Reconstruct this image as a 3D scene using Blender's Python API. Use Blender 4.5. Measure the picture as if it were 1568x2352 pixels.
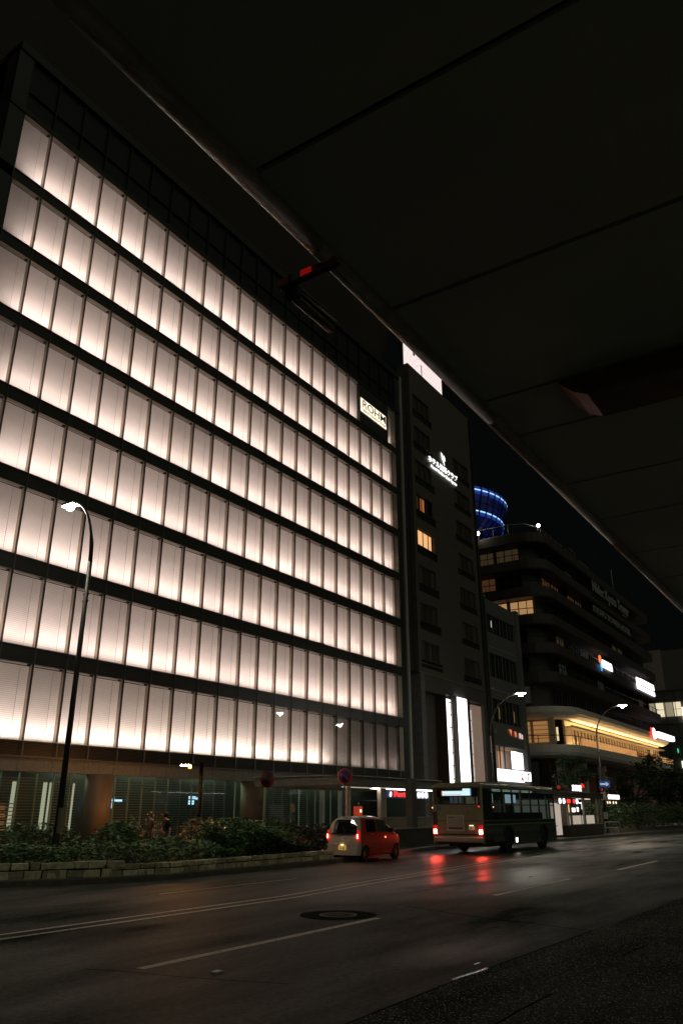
import bpy, bmesh, math, random
from mathutils import Vector, Matrix
random.seed(7)
S = bpy.context.scene
for o in list(bpy.data.objects): bpy.data.objects.remove(o)
R = math.radians
# ---------------------------------------------------------------- camera
CAMH = 1.9
PITCH = math.atan(683/1771); YAW = R(33.35)
cam = bpy.data.cameras.new("camera"); cam.sensor_fit = 'VERTICAL'; cam.sensor_height = 36
cam.lens = 1771/2352*36; cam.clip_start = 0.05; cam.clip_end = 3000
co = bpy.data.objects.new("camera", cam); S.collection.objects.link(co)
fw = Vector((math.cos(PITCH)*math.cos(YAW), math.cos(PITCH)*math.sin(YAW), math.sin(PITCH)))
rt = Vector((math.sin(YAW), -math.cos(YAW), 0)); up = rt.cross(fw)
mw = Matrix((rt, up, -fw)).transposed().to_4x4(); mw.translation = Vector((0, 0, CAMH))
co.matrix_world = mw; S.camera = co
def project(x, y, z):
    d = Vector((x, y, z-CAMH)); w = d.dot(fw)
    return (784+1771*d.dot(rt)/w, 1176-1771*d.dot(up)/w)
# ---------------------------------------------------------------- night sky: dark dome, southern town glow added to fill facades and road
w = bpy.data.worlds.new("World"); S.world = w; w.use_nodes = True
nt = w.node_tree; nt.nodes.clear()
out = nt.nodes.new('ShaderNodeOutputWorld'); bg = nt.nodes.new('ShaderNodeBackground')
geo = nt.nodes.new('ShaderNodeTexCoord'); dot = nt.nodes.new('ShaderNodeVectorMath'); dot.operation = 'DOT_PRODUCT'
dot.inputs[1].default_value = Vector((-.35, -.90, .38)).normalized()
nt.links.new(geo.outputs['Generated'], dot.inputs[0])
mr = nt.nodes.new('ShaderNodeMapRange'); mr.interpolation_type = 'SMOOTHSTEP'
mr.inputs[1].default_value = 0.15; mr.inputs[2].default_value = 1.0
nt.links.new(dot.outputs['Value'], mr.inputs[0])
mixc = nt.nodes.new('ShaderNodeMix'); mixc.data_type = 'RGBA'
mixc.inputs['A'].default_value = (.0016, .0018, .0019, 1)
mixc.inputs['B'].default_value = (.118, .120, .088, 1)
nt.links.new(mr.outputs[0], mixc.inputs['Factor'])
nt.links.new(mixc.outputs['Result'], bg.inputs['Color']); bg.inputs['Strength'].default_value = 1.0
nt.links.new(bg.outputs[0], out.inputs[0])
S.view_settings.view_transform = 'Standard'; S.view_settings.look = 'None'
S.view_settings.exposure = 0; S.view_settings.gamma = 1
S.render.engine = 'CYCLES'
# ---------------------------------------------------------------- materials
def nd(nt, t, **kw):
    n = nt.nodes.new(t)
    for k, v in kw.items(): setattr(n, k, v)
    return n
MATS = {}
def mat(name, col, rough=.6, metal=0, noise=0, nscale=4, bump=0, bscale=40, emit=None, es=0, spec=.5, coat=0, stretch=None):
    if name in MATS: return MATS[name]
    m = bpy.data.materials.new(name); m.use_nodes = True; nt = m.node_tree
    b = nt.nodes['Principled BSDF']
    b.inputs['Base Color'].default_value = (*col, 1); b.inputs['Roughness'].default_value = rough
    b.inputs['Metallic'].default_value = metal; b.inputs['Specular IOR Level'].default_value = spec
    b.inputs['Coat Weight'].default_value = coat
    tc = nd(nt, 'ShaderNodeTexCoord'); vec = tc.outputs['Object']
    if stretch:
        mp = nd(nt, 'ShaderNodeMapping'); mp.inputs['Scale'].default_value = stretch
        nt.links.new(vec, mp.inputs[0]); vec = mp.outputs[0]
    if noise:
        n = nd(nt, 'ShaderNodeTexNoise'); n.inputs['Scale'].default_value = nscale; n.inputs['Detail'].default_value = 6
        nt.links.new(vec, n.inputs['Vector'])
        rp = nd(nt, 'ShaderNodeMapRange'); rp.inputs[1].default_value = .3; rp.inputs[2].default_value = .7
        rp.inputs[3].default_value = 1-noise; rp.inputs[4].default_value = 1+noise
        nt.links.new(n.outputs['Fac'], rp.inputs[0])
        mx = nd(nt, 'ShaderNodeVectorMath', operation='SCALE'); mx.inputs[0].default_value = col
        nt.links.new(rp.outputs[0], mx.inputs['Scale']); nt.links.new(mx.outputs[0], b.inputs['Base Color'])
    if bump:
        n2 = nd(nt, 'ShaderNodeTexNoise'); n2.inputs['Scale'].default_value = bscale; n2.inputs['Detail'].default_value = 5
        nt.links.new(vec, n2.inputs['Vector'])
        bp = nd(nt, 'ShaderNodeBump'); bp.inputs['Strength'].default_value = bump; bp.inputs['Distance'].default_value = .02
        nt.links.new(n2.outputs['Fac'], bp.inputs['Height']); nt.links.new(bp.outputs[0], b.inputs['Normal'])
    if emit:
        b.inputs['Emission Color'].default_value = (*emit, 1); b.inputs['Emission Strength'].default_value = es
    if emit and es < 1.5: m.cycles.emission_sampling = 'NONE'
    MATS[name] = m
    return m
def glass(name, tint=(1, 1, 1), refl=1.0, ior=1.5):
    if name in MATS: return MATS[name]
    m = bpy.data.materials.new(name); m.use_nodes = True; nt = m.node_tree; nt.nodes.clear()
    o = nd(nt, 'ShaderNodeOutputMaterial'); t = nd(nt, 'ShaderNodeBsdfTransparent'); g = nd(nt, 'ShaderNodeBsdfGlossy')
    t.inputs[0].default_value = (*tint, 1); g.inputs['Roughness'].default_value = .02
    g.inputs[0].default_value = (refl, refl, refl, 1)
    f = nd(nt, 'ShaderNodeFresnel'); f.inputs[0].default_value = ior; x = nd(nt, 'ShaderNodeMixShader')
    nt.links.new(f.outputs[0], x.inputs[0]); nt.links.new(t.outputs[0], x.inputs[1]); nt.links.new(g.outputs[0], x.inputs[2])
    nt.links.new(x.outputs[0], o.inputs[0]); MATS[name] = m
    return m
def lamp_mat(name, col, s): return mat(name, (.02, .02, .02), .5, emit=col, es=s)

def road_mat(name, base, rough, rscale, glit=0, spec=(.10,.5), aggregate_glints=False):
    m = bpy.data.materials.new(name); m.use_nodes = True; nt = m.node_tree; b = nt.nodes['Principled BSDF']
    tc = nd(nt, 'ShaderNodeTexCoord')
    mp = nd(nt, 'ShaderNodeMapping'); mp.inputs['Scale'].default_value = (.28, 1, 1); nt.links.new(tc.outputs['Object'], mp.inputs[0])
    n1 = nd(nt, 'ShaderNodeTexNoise'); n1.inputs['Scale'].default_value = .55; n1.inputs['Detail'].default_value = 8; n1.inputs['Roughness'].default_value = .62
    nt.links.new(mp.outputs[0], n1.inputs['Vector'])
    def rng(src, a, b_, c, d):
        r = nd(nt, 'ShaderNodeMapRange'); r.inputs[1].default_value = a; r.inputs[2].default_value = b_; r.inputs[3].default_value = c; r.inputs[4].default_value = d
        nt.links.new(src, r.inputs[0]); return r.outputs[0]
    wet = rng(n1.outputs['Fac'], .36, .58, 0, 1)
    def blob(cx, cy, rx, ry, soft):
        m1 = nd(nt, 'ShaderNodeMapping'); m1.inputs['Location'].default_value = (-cx/rx, -cy/ry, 0); m1.inputs['Scale'].default_value = (1/rx, 1/ry, 0)
        nt.links.new(tc.outputs['Object'], m1.inputs[0]); ln = nd(nt, 'ShaderNodeVectorMath', operation='LENGTH'); nt.links.new(m1.outputs[0], ln.inputs[0])
        return rng(ln.outputs['Value'], 1, 1-soft, 0, 1)
    def mth(op, a, b_):
        k = nd(nt, 'ShaderNodeMath', operation=op)
        for i_, q in enumerate((a, b_)):
            if isinstance(q, float): k.inputs[i_].default_value = q
            else: nt.links.new(q, k.inputs[i_])
        return k.outputs[0]
    where = mth('MAXIMUM', mth('MAXIMUM', blob(46, 15.5, 28, 7.5, .55), mth('MULTIPLY', blob(11.6, 5.6, 2.0, 1.0, .9), .42)), mth('MAXIMUM', mth('MULTIPLY', blob(25, 9.5, 9, 3.5, .8), .6), .05))
    wet = mth('MULTIPLY', wet, where)
    wet = mth('MAXIMUM', wet, mth('MULTIPLY', blob(38, 15.6, 19, 3.6, .7), rng(n1.outputs['Fac'], .34, .5, .25, 1)))
    wet = mth('MAXIMUM', wet, mth('MULTIPLY', blob(23.5, 11.0, 8.5, 4.2, .7), rng(n1.outputs['Fac'], .36, .52, .15, .9)))
    nt.links.new(rng(wet, 0, 1, rough[1], rough[0]), b.inputs['Roughness'])
    nt.links.new(rng(wet, 0, 1, spec[0], spec[1]), b.inputs['Specular IOR Level'])
    n3 = nd(nt, 'ShaderNodeTexNoise'); n3.inputs['Scale'].default_value = 11; n3.inputs['Detail'].default_value = 10; n3.inputs['Roughness'].default_value = .85
    nt.links.new(tc.outputs['Object'], n3.inputs['Vector'])
    n4 = nd(nt, 'ShaderNodeTexNoise'); n4.inputs['Scale'].default_value = 1.3; n4.inputs['Detail'].default_value = 5; nt.links.new(mp.outputs[0], n4.inputs['Vector'])
    ml = nd(nt, 'ShaderNodeMath', operation='MULTIPLY'); nt.links.new(rng(n3.outputs['Fac'], .3, .7, .2, 1.85), ml.inputs[0]); nt.links.new(rng(n4.outputs['Fac'], .35, .65, .60, 1.3), ml.inputs[1])
    sc = nd(nt, 'ShaderNodeVectorMath', operation='SCALE'); sc.inputs[0].default_value = base
    nt.links.new(ml.outputs[0], sc.inputs['Scale']); nt.links.new(sc.outputs[0], b.inputs['Base Color'])
    v = nd(nt, 'ShaderNodeTexVoronoi'); v.inputs['Scale'].default_value = rscale; nt.links.new(tc.outputs['Object'], v.inputs['Vector'])
    if aggregate_glints:
        v2 = nd(nt, 'ShaderNodeTexVoronoi'); v2.inputs['Scale'].default_value = 70; nt.links.new(tc.outputs['Object'], v2.inputs['Vector'])
        sx_ = nd(nt, 'ShaderNodeSeparateColor'); nt.links.new(v2.outputs['Color'], sx_.inputs[0]); g1 = rng(sx_.outputs[0], .90, 1.0, 0, 1)
        mxx = nd(nt, 'ShaderNodeMix'); mxx.data_type = 'RGBA'; nt.links.new(g1, mxx.inputs['Factor']); nt.links.new(sc.outputs[0], mxx.inputs['A']); mxx.inputs['B'].default_value = (.80,.81,.73,1)  # pale aggregate specks, bright enough to paint the glitter into the colour
        nt.links.new(mxx.outputs['Result'], b.inputs['Base Color'])
    bp = nd(nt, 'ShaderNodeBump'); bp.inputs['Strength'].default_value = .25+glit; bp.inputs['Distance'].default_value = .004+glit*.010
    nt.links.new(v.outputs['Distance'], bp.inputs['Height']); nt.links.new(bp.outputs[0], b.inputs['Normal'])
    if not aggregate_glints: nt.links.new(rng(wet, 0, .8, .3, .015), bp.inputs['Strength'])
    return m

def blind_mat():
    m = bpy.data.materials.new('blind_fabric'); m.use_nodes = True; nt = m.node_tree; nt.nodes.clear()
    o = nd(nt, 'ShaderNodeOutputMaterial')
    tc = nd(nt, 'ShaderNodeTexCoord'); sp = nd(nt, 'ShaderNodeSeparateXYZ'); nt.links.new(tc.outputs['Object'], sp.inputs[0])
    mu = nd(nt, 'ShaderNodeMath', operation='MULTIPLY'); mu.inputs[1].default_value = 2*math.pi/.085; nt.links.new(sp.outputs['Z'], mu.inputs[0])
    si = nd(nt, 'ShaderNodeMath', operation='SINE'); nt.links.new(mu.outputs[0], si.inputs[0])
    oi = nd(nt, 'ShaderNodeObjectInfo')
    rr = nd(nt, 'ShaderNodeMapRange'); rr.inputs[3].default_value = .80; rr.inputs[4].default_value = 1.04; nt.links.new(oi.outputs['Random'], rr.inputs[0])
    r2 = nd(nt, 'ShaderNodeMapRange'); r2.inputs[1].default_value = -1; r2.inputs[2].default_value = 1; r2.inputs[3].default_value = .80; r2.inputs[4].default_value = 1.0
    nt.links.new(si.outputs[0], r2.inputs[0])
    ml = nd(nt, 'ShaderNodeMath', operation='MULTIPLY'); nt.links.new(rr.outputs[0], ml.inputs[0]); nt.links.new(r2.outputs[0], ml.inputs[1])
    ns = nd(nt, 'ShaderNodeTexNoise'); ns.inputs['Scale'].default_value = 1.3; nt.links.new(tc.outputs['Object'], ns.inputs['Vector'])
    r3 = nd(nt, 'ShaderNodeMapRange'); r3.inputs[3].default_value = .88; r3.inputs[4].default_value = 1.1; nt.links.new(ns.outputs['Fac'], r3.inputs[0])
    m2 = nd(nt, 'ShaderNodeMath', operation='MULTIPLY'); nt.links.new(ml.outputs[0], m2.inputs[0]); nt.links.new(r3.outputs[0], m2.inputs[1])
    def colr(c):
        s = nd(nt, 'ShaderNodeVectorMath', operation='SCALE'); s.inputs[0].default_value = c
        nt.links.new(m2.outputs[0], s.inputs['Scale']); return s.outputs[0]
    t = nd(nt, 'ShaderNodeBsdfTranslucent'); d = nd(nt, 'ShaderNodeBsdfDiffuse')
    nt.links.new(colr((.8, .78, .75)), t.inputs[0]); nt.links.new(colr((.6, .57, .54)), d.inputs[0])
    mx = nd(nt, 'ShaderNodeMixShader'); mx.inputs[0].default_value = .3
    nt.links.new(t.outputs[0], mx.inputs[1]); nt.links.new(d.outputs[0], mx.inputs[2]); nt.links.new(mx.outputs[0], o.inputs[0])
    return m
# ---------------------------------------------------------------- mesh helpers
class MB:
    def __init__(s): s.v = []; s.f = []; s.m = []; s.mats = []; s.cur = 0; s.sm = []; s.smooth = False
    def use(s, m):
        if m not in s.mats: s.mats.append(m)
        s.cur = s.mats.index(m); return s
    def add(s, vs, fs):
        n = len(s.v); s.v += [tuple(v) for v in vs]
        for f in fs: s.f.append([n+i for i in f]); s.m.append(s.cur); s.sm.append(s.smooth)
        return s
    def box(s, x0, x1, y0, y1, z0, z1):
        return s.add([(x0,y0,z0),(x1,y0,z0),(x1,y1,z0),(x0,y1,z0),(x0,y0,z1),(x1,y0,z1),(x1,y1,z1),(x0,y1,z1)],
                     [(0,3,2,1),(4,5,6,7),(0,1,5,4),(1,2,6,5),(2,3,7,6),(3,0,4,7)])
    def quad(s, *p): return s.add(p, [tuple(range(len(p)))])
    def obox(s, c, sx, sy, sz, rot=0, tilt=0):   # box centred at c, turned about z (and tilted about x)
        M = Matrix.Translation(c) @ Matrix.Rotation(rot, 4, 'Z') @ Matrix.Rotation(tilt, 4, 'X')
        vs = [M @ Vector((a*sx/2, b*sy/2, d*sz/2)) for d in (-1,1) for a, b in ((-1,-1),(1,-1),(1,1),(-1,1))]
        return s.add(vs, [(0,3,2,1),(4,5,6,7),(0,1,5,4),(1,2,6,5),(2,3,7,6),(3,0,4,7)])
    def tube(s, pts, r, n=8, cap=True):
        pts = [Vector(p) for p in pts]; rs = r if isinstance(r, (list, tuple)) else [r]*len(pts)
        rings = []; prev = None
        for i, p in enumerate(pts):
            d = (pts[min(i+1, len(pts)-1)]-pts[max(i-1, 0)]).normalized()
            a = prev if prev else (Vector((0,0,1)) if abs(d.z) < .9 else Vector((1,0,0)))
            u = (a-d*a.dot(d)).normalized(); prev = u; q = d.cross(u)
            rings.append([p+(u*math.cos(2*math.pi*k/n)+q*math.sin(2*math.pi*k/n))*rs[i] for k in range(n)])
        vs = [v for rg in rings for v in rg]; fs = []
        for i in range(len(pts)-1):
            for k in range(n): fs.append((i*n+k, i*n+(k+1)%n, (i+1)*n+(k+1)%n, (i+1)*n+k))
        if cap: fs += [tuple(range(n))[::-1], tuple((len(pts)-1)*n+k for k in range(n))]
        sm = s.smooth; s.smooth = True; s.add(vs, fs); s.smooth = sm; return s
    def cyl(s, c, r, h, n=16, axis='z', r2=None):
        c = Vector(c); e = {'x':Vector((h,0,0)),'y':Vector((0,h,0)),'z':Vector((0,0,h))}[axis]
        return s.tube([c, c+e], [r, r if r2 is None else r2], n)
    def lathe(s, c, prof, n=32):
        vs = [(c[0]+r*math.cos(2*math.pi*k/n), c[1]+r*math.sin(2*math.pi*k/n), z) for r, z in prof for k in range(n)]
        fs = [(i*n+k, i*n+(k+1)%n, (i+1)*n+(k+1)%n, (i+1)*n+k) for i in range(len(prof)-1) for k in range(n)]
        return s.add(vs, fs)
    def prism(s, poly, h0, h1, axis='z'):
        n = len(poly)
        def P(a, b, h): return {'z':(a,b,h),'x':(h,a,b),'y':(a,h,b)}[axis]
        vs = [P(a,b,h0) for a,b in poly]+[P(a,b,h1) for a,b in poly]
        fs = [tuple(range(n))[::-1], tuple(range(n,2*n))]+[(i,(i+1)%n,n+(i+1)%n,n+i) for i in range(n)]
        return s.add(vs, fs)
    def text(s, txt, size, M, ext=.01, align='LEFT', sx=1.0, bold=0):
        c = bpy.data.curves.new('t', 'FONT'); c.body = txt; c.size = size; c.extrude = ext; c.align_x = align; c.offset = bold
        o = bpy.data.objects.new('t', c); S.collection.objects.link(o)
        me = bpy.data.meshes.new_from_object(o.evaluated_get(bpy.context.evaluated_depsgraph_get()))
        vs = [M @ Vector((v.co.x*sx, v.co.y, v.co.z)) for v in me.vertices]
        s.add(vs, [tuple(p.vertices) for p in me.polygons])
        bpy.data.objects.remove(o); bpy.data.curves.remove(c); bpy.data.meshes.remove(me); return s
    def fit(s, txt, x0, x1, z0, z1, M, ext=.01, bold=0):
        t = MB(); t.text(txt, 1, Matrix.Identity(4), ext, bold=bold)
        if not t.v: return s
        a = min(v[0] for v in t.v); c = max(v[0] for v in t.v); d = min(v[1] for v in t.v); e = max(v[1] for v in t.v)
        return s.add([M @ Vector(((v[0]-a)/(c-a)*(x1-x0)+x0, (v[1]-d)/(e-d)*(z1-z0)+z0, v[2])) for v in t.v], t.f)
    def build(s, name, parent=None, m=None, shift=None, fixn=True, bevel=0):
        off = Vector(shift) if shift is not None else (wloc(parent) if parent else Vector((0,0,0)))
        me = bpy.data.meshes.new(name)
        me.from_pydata([tuple(Vector(v)-off) for v in s.v], [], s.f)
        for mm in (s.mats or [m]): me.materials.append(mm)
        me.polygons.foreach_set('material_index', s.m); me.polygons.foreach_set('use_smooth', s.sm)
        if fixn:
            bm = bmesh.new(); bm.from_mesh(me); bmesh.ops.recalc_face_normals(bm, faces=bm.faces); bm.to_mesh(me); bm.free()
        me.update()
        o = bpy.data.objects.new(name, me); S.collection.objects.link(o)
        if parent: o.parent = parent
        elif shift is not None: o.location = off
        if bevel:
            bv = o.modifiers.new('bevel', 'BEVEL'); bv.width = bevel; bv.segments = 2; bv.limit_method = 'ANGLE'
        return o
def wloc(o):
    v = Vector((0,0,0))
    while o: v += Vector(o.location); o = o.parent
    return v
def thing(name, label, cat, loc=(0,0,0), group=None):
    o = bpy.data.objects.new(name, None); S.collection.objects.link(o); o.location = loc; o.empty_display_size = .3
    o['label'] = label; o['category'] = cat
    if group: o['group'] = group
    return o
def tag(o, label, cat, group=None):
    o['label'] = label; o['category'] = cat
    if group: o['group'] = group
    return o
def struct(name, mb, m=None, fixn=True):
    o = mb.build(name, m=m, fixn=fixn); o['kind'] = 'structure'; return o
def dup(root, loc, label, group=None, rotz=None):
    kids = {}
    for o in bpy.data.objects: kids.setdefault(o.parent, []).append(o)
    def rec(o, par):
        c = o.copy(); S.collection.objects.link(c); c.parent = par
        for ch in kids.get(o, []): rec(ch, c)
        return c
    r = rec(root, None); r.location = loc; r['label'] = label
    if rotz is not None: r.rotation_euler.z = rotz
    if group: r['group'] = group
    return r
def one(mb, name, parent, m, **k): return mb.use(m) and None
FRONT = lambda x, y, z: Matrix(((1,0,0,x),(0,0,-1,y),(0,1,0,z),(0,0,0,1)))    # text on a wall that faces -Y
BACK = lambda x, y, z: Matrix(((0,0,-1,x),(-1,0,0,y),(0,1,0,z),(0,0,0,1)))    # text on a face that looks to -X
# ---------------------------------------------------------------- common materials
M_dark = mat('dark_metal', (.03,.03,.03), .45, .6)
M_pole = mat('brown_pole_paint', (.035,.028,.022), .5, .2)
M_frame = mat('aluminium_frame', (.42,.40,.37), .5, .3)
M_fin = mat('pale_fin', (.50,.44,.35), .6)
M_black = mat('black_plastic', (.012,.012,.012), .4)
M_rub = mat('rubber', (.015,.015,.015), .8)
M_conc = mat('concrete', (.22,.21,.19), .8, noise=.25, nscale=1.5)
M_white = mat('white_paint', (.7,.69,.65), .5)
M_dglass = mat('dark_glass', (.012,.014,.014), .06, spec=.6)
M_spandrel = mat('dark_spandrel', (.022,.022,.019), .45, noise=.2, nscale=.6)
# ---------------------------------------------------------------- ground
RM = road_mat('wet_asphalt', (.066,.073,.058), (.31,.62), 60, spec=(.0,1.0))
g = MB().use(RM); g.quad((-400,-400,0),(900,-400,0),(900,700,0),(-400,700,0)); struct('road', g)
# rough wet asphalt strips along the near edge of the road
RP = road_mat('coarse_asphalt', (.078,.085,.071), (.12,.34), 30, glit=.35, spec=(.0,.0), aggregate_glints=True)
g = MB().use(RP)
g.quad((-6,2.0,.004),(60,2.0,.004),(60,3.6,.004),(30,4.1,.004),(15.37,4.47,.004),(10,4.66,.004),(-6,4.7,.004))
struct('road_patch', g, fixn=False)
crk = MB().use(mat('tar_seam', (.006,.006,.006), .9, spec=0))
def line_on(mb, pts, wdt, z):
    for (x0,y0),(x1,y1) in zip(pts, pts[1:]):
        d = Vector((x1-x0, y1-y0, 0)); n = Vector((-d.y, d.x, 0)).normalized()*wdt/2
        a, b = Vector((x0,y0,z)), Vector((x1,y1,z)); mb.quad(a-n, b-n, b+n, a+n)
def jag(a, b, n, amp):
    return [(a[0]+(b[0]-a[0])*i/n+(random.uniform(-amp,amp) if 0 < i < n else 0), a[1]+(b[1]-a[1])*i/n+(random.uniform(-amp,amp) if 0 < i < n else 0)) for i in range(n+1)]
line_on(crk, jag((15.83,8.79),(14.9,6.43),9,.03), .035, .006)
line_on(crk, jag((14.9,6.43),(14.47,4.5),8,.03), .035, .006)
line_on(crk, jag((2,3.5),(9.48,3.47),22,.02), .03, .008)
line_on(crk, jag((7.6,8.9),(8.3,6.2),9,.04), .03, .006)
line_on(crk, jag((12.36,3.45),(13.3,3.40),5,.02), .03, .008)
line_on(crk, jag((15.37,4.44),(15.0,3.1),6,.02), .03, .008)
line_on(crk, jag((15.0,3.1),(15.3,2.0),6,.02), .03, .008)
line_on(crk, [(-5,4.68),(10,4.66),(14.5,4.50)], .02, .0075)
struct('road_seams', crk, fixn=False)
wt = MB().use(mat('standing_water', (.02,.02,.018), .07, spec=.6, bump=.25, bscale=25)); line_on(wt, jag((9.55,4.70),(10.45,4.655),8,.015), .05, .0095); line_on(wt, [(10.6,4.9),(10.8,4.9)], .03, .005); struct('water', wt, fixn=False)
# sidewalk on the far side with its kerb (runs in behind a bus bay on the left)
CURB = [(-40,23.5),(8,21.6),(13.8,19.72),(15,19.0),(16.3,18.3),(18.1,17.75),(26.3,17.8),(32,18.6),(38,19.4),(46,18.6),(52,17.6),(70,17.0),(86,16.6),(200,14),(500,8)]
M_pave = mat('paving', (.12,.115,.105), .45, noise=.35, nscale=1.2, bump=.2, bscale=14)
sw = MB().use(M_pave)
for a, b in zip(CURB, CURB[1:]): sw.quad((a[0],a[1]+.16,.15),(b[0],b[1]+.16,.15),(b[0],120,.15),(a[0],120,.15))
struct('sidewalk', sw, fixn=False)
kb = MB().use(mat('kerb_stone', (.17,.16,.14), .6, noise=.3, nscale=3))
for a, b in zip(CURB, CURB[1:]):
    kb.add([(a[0],a[1],-.01),(b[0],b[1],-.01),(b[0],b[1],.14),(a[0],a[1],.14),(a[0],a[1]+.02,.16),(b[0],b[1]+.02,.16),(b[0],b[1]+.16,.16),(a[0],a[1]+.16,.16)], [(0,1,2,3),(3,2,5,4),(4,5,6,7)])
struct('kerb', kb, fixn=False)
nk = MB().use(M_conc); nk.box(-30,120,-6,1.6,-.02,.15); struct('near_sidewalk', nk)
# lane markings
def mark_mat():
    m = bpy.data.materials.new('worn_line_paint'); m.use_nodes = True; nt = m.node_tree; b = nt.nodes['Principled BSDF']
    tc = nd(nt, 'ShaderNodeTexCoord'); n = nd(nt, 'ShaderNodeTexNoise'); n.inputs['Scale'].default_value = 14; n.inputs['Detail'].default_value = 8; n.inputs['Roughness'].default_value = .7
    nt.links.new(tc.outputs['Object'], n.inputs['Vector']); r = nd(nt, 'ShaderNodeValToRGB')
    r.color_ramp.elements[0].position = .30; r.color_ramp.elements[0].color = (.20,.19,.155,1)
    r.color_ramp.elements[1].position = .50; r.color_ramp.elements[1].color = (.66,.64,.54,1)
    nt.links.new(n.outputs['Fac'], r.inputs[0]); nt.links.new(r.outputs[0], b.inputs['Base Color']); b.inputs['Roughness'].default_value = .6; b.inputs['Specular IOR Level'].default_value = .03
    return m
M_mark = mark_mat()
mk = MB().use(M_mark)
UP = [(-20,12.75),(8.75,12.38),(16,12.2),(20,12.6),(28,13.15),(40,13.85),(60,14.2),(100,13.6),(200,10),(400,3)]
line_on(mk, UP, .11, .005); line_on(mk, [(x,y-.42) for x,y in UP], .11, .005)
line_on(mk, [(14.8,14.95),(20.2,14.85)], .06, .005)
for a, b, y in ((-3.2,2.6,8.45),(8.0,13.9,8.34),(18.9,24.5,8.12),(29,34.6,7.93),(40,45.6,7.7),(51,56.6,7.4),(62,67.6,7.0),(73,79,6.6)):
    line_on(mk, [(a,y),(b,y)], .15, .005)
struct('lane_markings', mk, fixn=False)
rs = MB().use(mat('stud_body', (.5,.48,.42), .3))
studs = thing('road_stud', 'small pale reflective stud at the near end of the broken white line', 'road stud', (8.35,7.35,0), 'studs set in the road')
rs.box(8.28,8.42,7.30,7.40,.002,.025); rs.build('stud_body', studs, bevel=.008)
for i, (x, y, lb) in enumerate(((24.6,9.35,'small bright reflective stud in the lane right of the red reflections'),(37.6,13.4,'small stud between the double white lines nearest the bus wheels'),(44,13.62,'farthest small stud between the double white lines beyond the bus'))):
    dup(studs, (x,y,0), lb, 'studs set in the road')
mh = thing('manhole_cover', 'round iron manhole cover in a dark tarred disc beside the white dash', 'manhole', (13.86,9.2,0))
m_ = MB().use(mat('tar_disc', (.030,.030,.026), .9, spec=0)); m_.prism([(13.86+.74*math.cos(t*math.pi/16), 9.2+.74*math.sin(t*math.pi/16)) for t in range(32)], .001, .005); m_.build('asphalt_collar', mh)
m_ = MB().use(mat('iron_ring', (.15,.13,.10), .6, .2))
m_.lathe((13.86,9.2), [(.36,.005),(.36,.012),(.32,.012),(.32,.006)], 40); m_.build('ring', mh)
m_ = MB().use(mat('iron_cover', (.05,.045,.035), .6, .2, spec=.1)); m_.cyl((13.86,9.2,.005), .318, .004, 36)
for k in range(12):
    a = k*math.pi/6; m_.obox((13.86+.2*math.cos(a),9.2+.2*math.sin(a),.011), .16, .015, .004, a)
for rr in (.1,.19,.27):
    m_.lathe((13.86,9.2), [(rr-.008,.009),(rr-.008,.013),(rr+.008,.013),(rr+.008,.009)], 32)
m_.build('cover', mh)

# ================================================================= lit office building
OX, OY = 15.0, 30.0
office = thing('office_building', 'large office building with eight rows of glowing white blinds behind its glass front', 'office building', (OX,OY,0))
BW = 1.714; BX0 = 15.86; XE = 54.33
ROWS = [(31.84,35.44),(28.0,31.2),(24.13,27.33),(20.28,23.48),(16.41,19.61),(12.5,15.7),(8.58,11.78),(4.65,7.85)]
# structure shell
b = MB().use(M_spandrel)
edges = [(a,c) for a,c in ROWS]
for i, (z0, z1) in enumerate(ROWS):
    top = ROWS[i-1][0] if i else None
    if i: b.box(OX, XE, OY-.02, OY+2.2, z1, top-.02)     # floor slab between two rows
b.box(OX, XE, OY+2.0, OY+2.2, 4.6, 35.5)                 # back of the lit zone
b.box(OX, BX0-.03, OY-.02, OY+2.0, 4.0, 39.6)            # left pier
b.box(XE, 55.15, OY-.02, OY+2.2, .15, 39.6)              # right pier
b.box(OX, 55.15, OY+1.0, 50, 35.46, 39.2)
b.box(OX, 55.5, OY+2.3, 50, .15, 35.4)
b.build('wall', office)
b = MB().use(mat('parapet_metal', (.022,.022,.019), .4, .3)); b.box(OX,55.15,OY-.10,OY+1.2,39.2,39.75); b.box(OX,55.15,OY-.08,OY+.02,35.46,35.75); b.build('parapet', office)
b = MB().use(mat('brown_screen', (.022,.015,.010), .7, noise=.2)); b.box(OX-1.0,57.2,32.2,48,39.2,58); b.build('roof_screen', office)
b = MB().use(M_frame); b.box(55.2,55.5,OY-.12,OY+.1,4.05,39.6); b.box(55.15,55.2,OY,OY+.1,.15,39.6); b.build('edge_pilaster', office)
b = MB().use(mat('groove', (.02,.02,.018), .6)); b.box(55.5,57.2,OY+.3,OY+2,12.6,41); b.box(55.5,57.4,OY+1.2,OY+2,.15,12.6); b.build('recess_panel', office)
# dark top storey glazing
b = MB().use(mat('top_glass', (.012,.014,.013), .45, spec=.3)); b.box(OX,54.9,OY+.12,OY+.2,35.76,39.19); gl = b.build('top_glazing', office)
b = MB().use(mat('top_mullion', (.014,.017,.015), .6, 0))
for k in range(24):
    x = BX0+BW*k-.02
    if x < 55: b.box(x,x+.05,OY-.02,OY+.12,35.76,39.19)
b.box(OX,54.9,OY,OY+.11,37.0,37.06); b.build('glazing_bar', gl)
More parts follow.
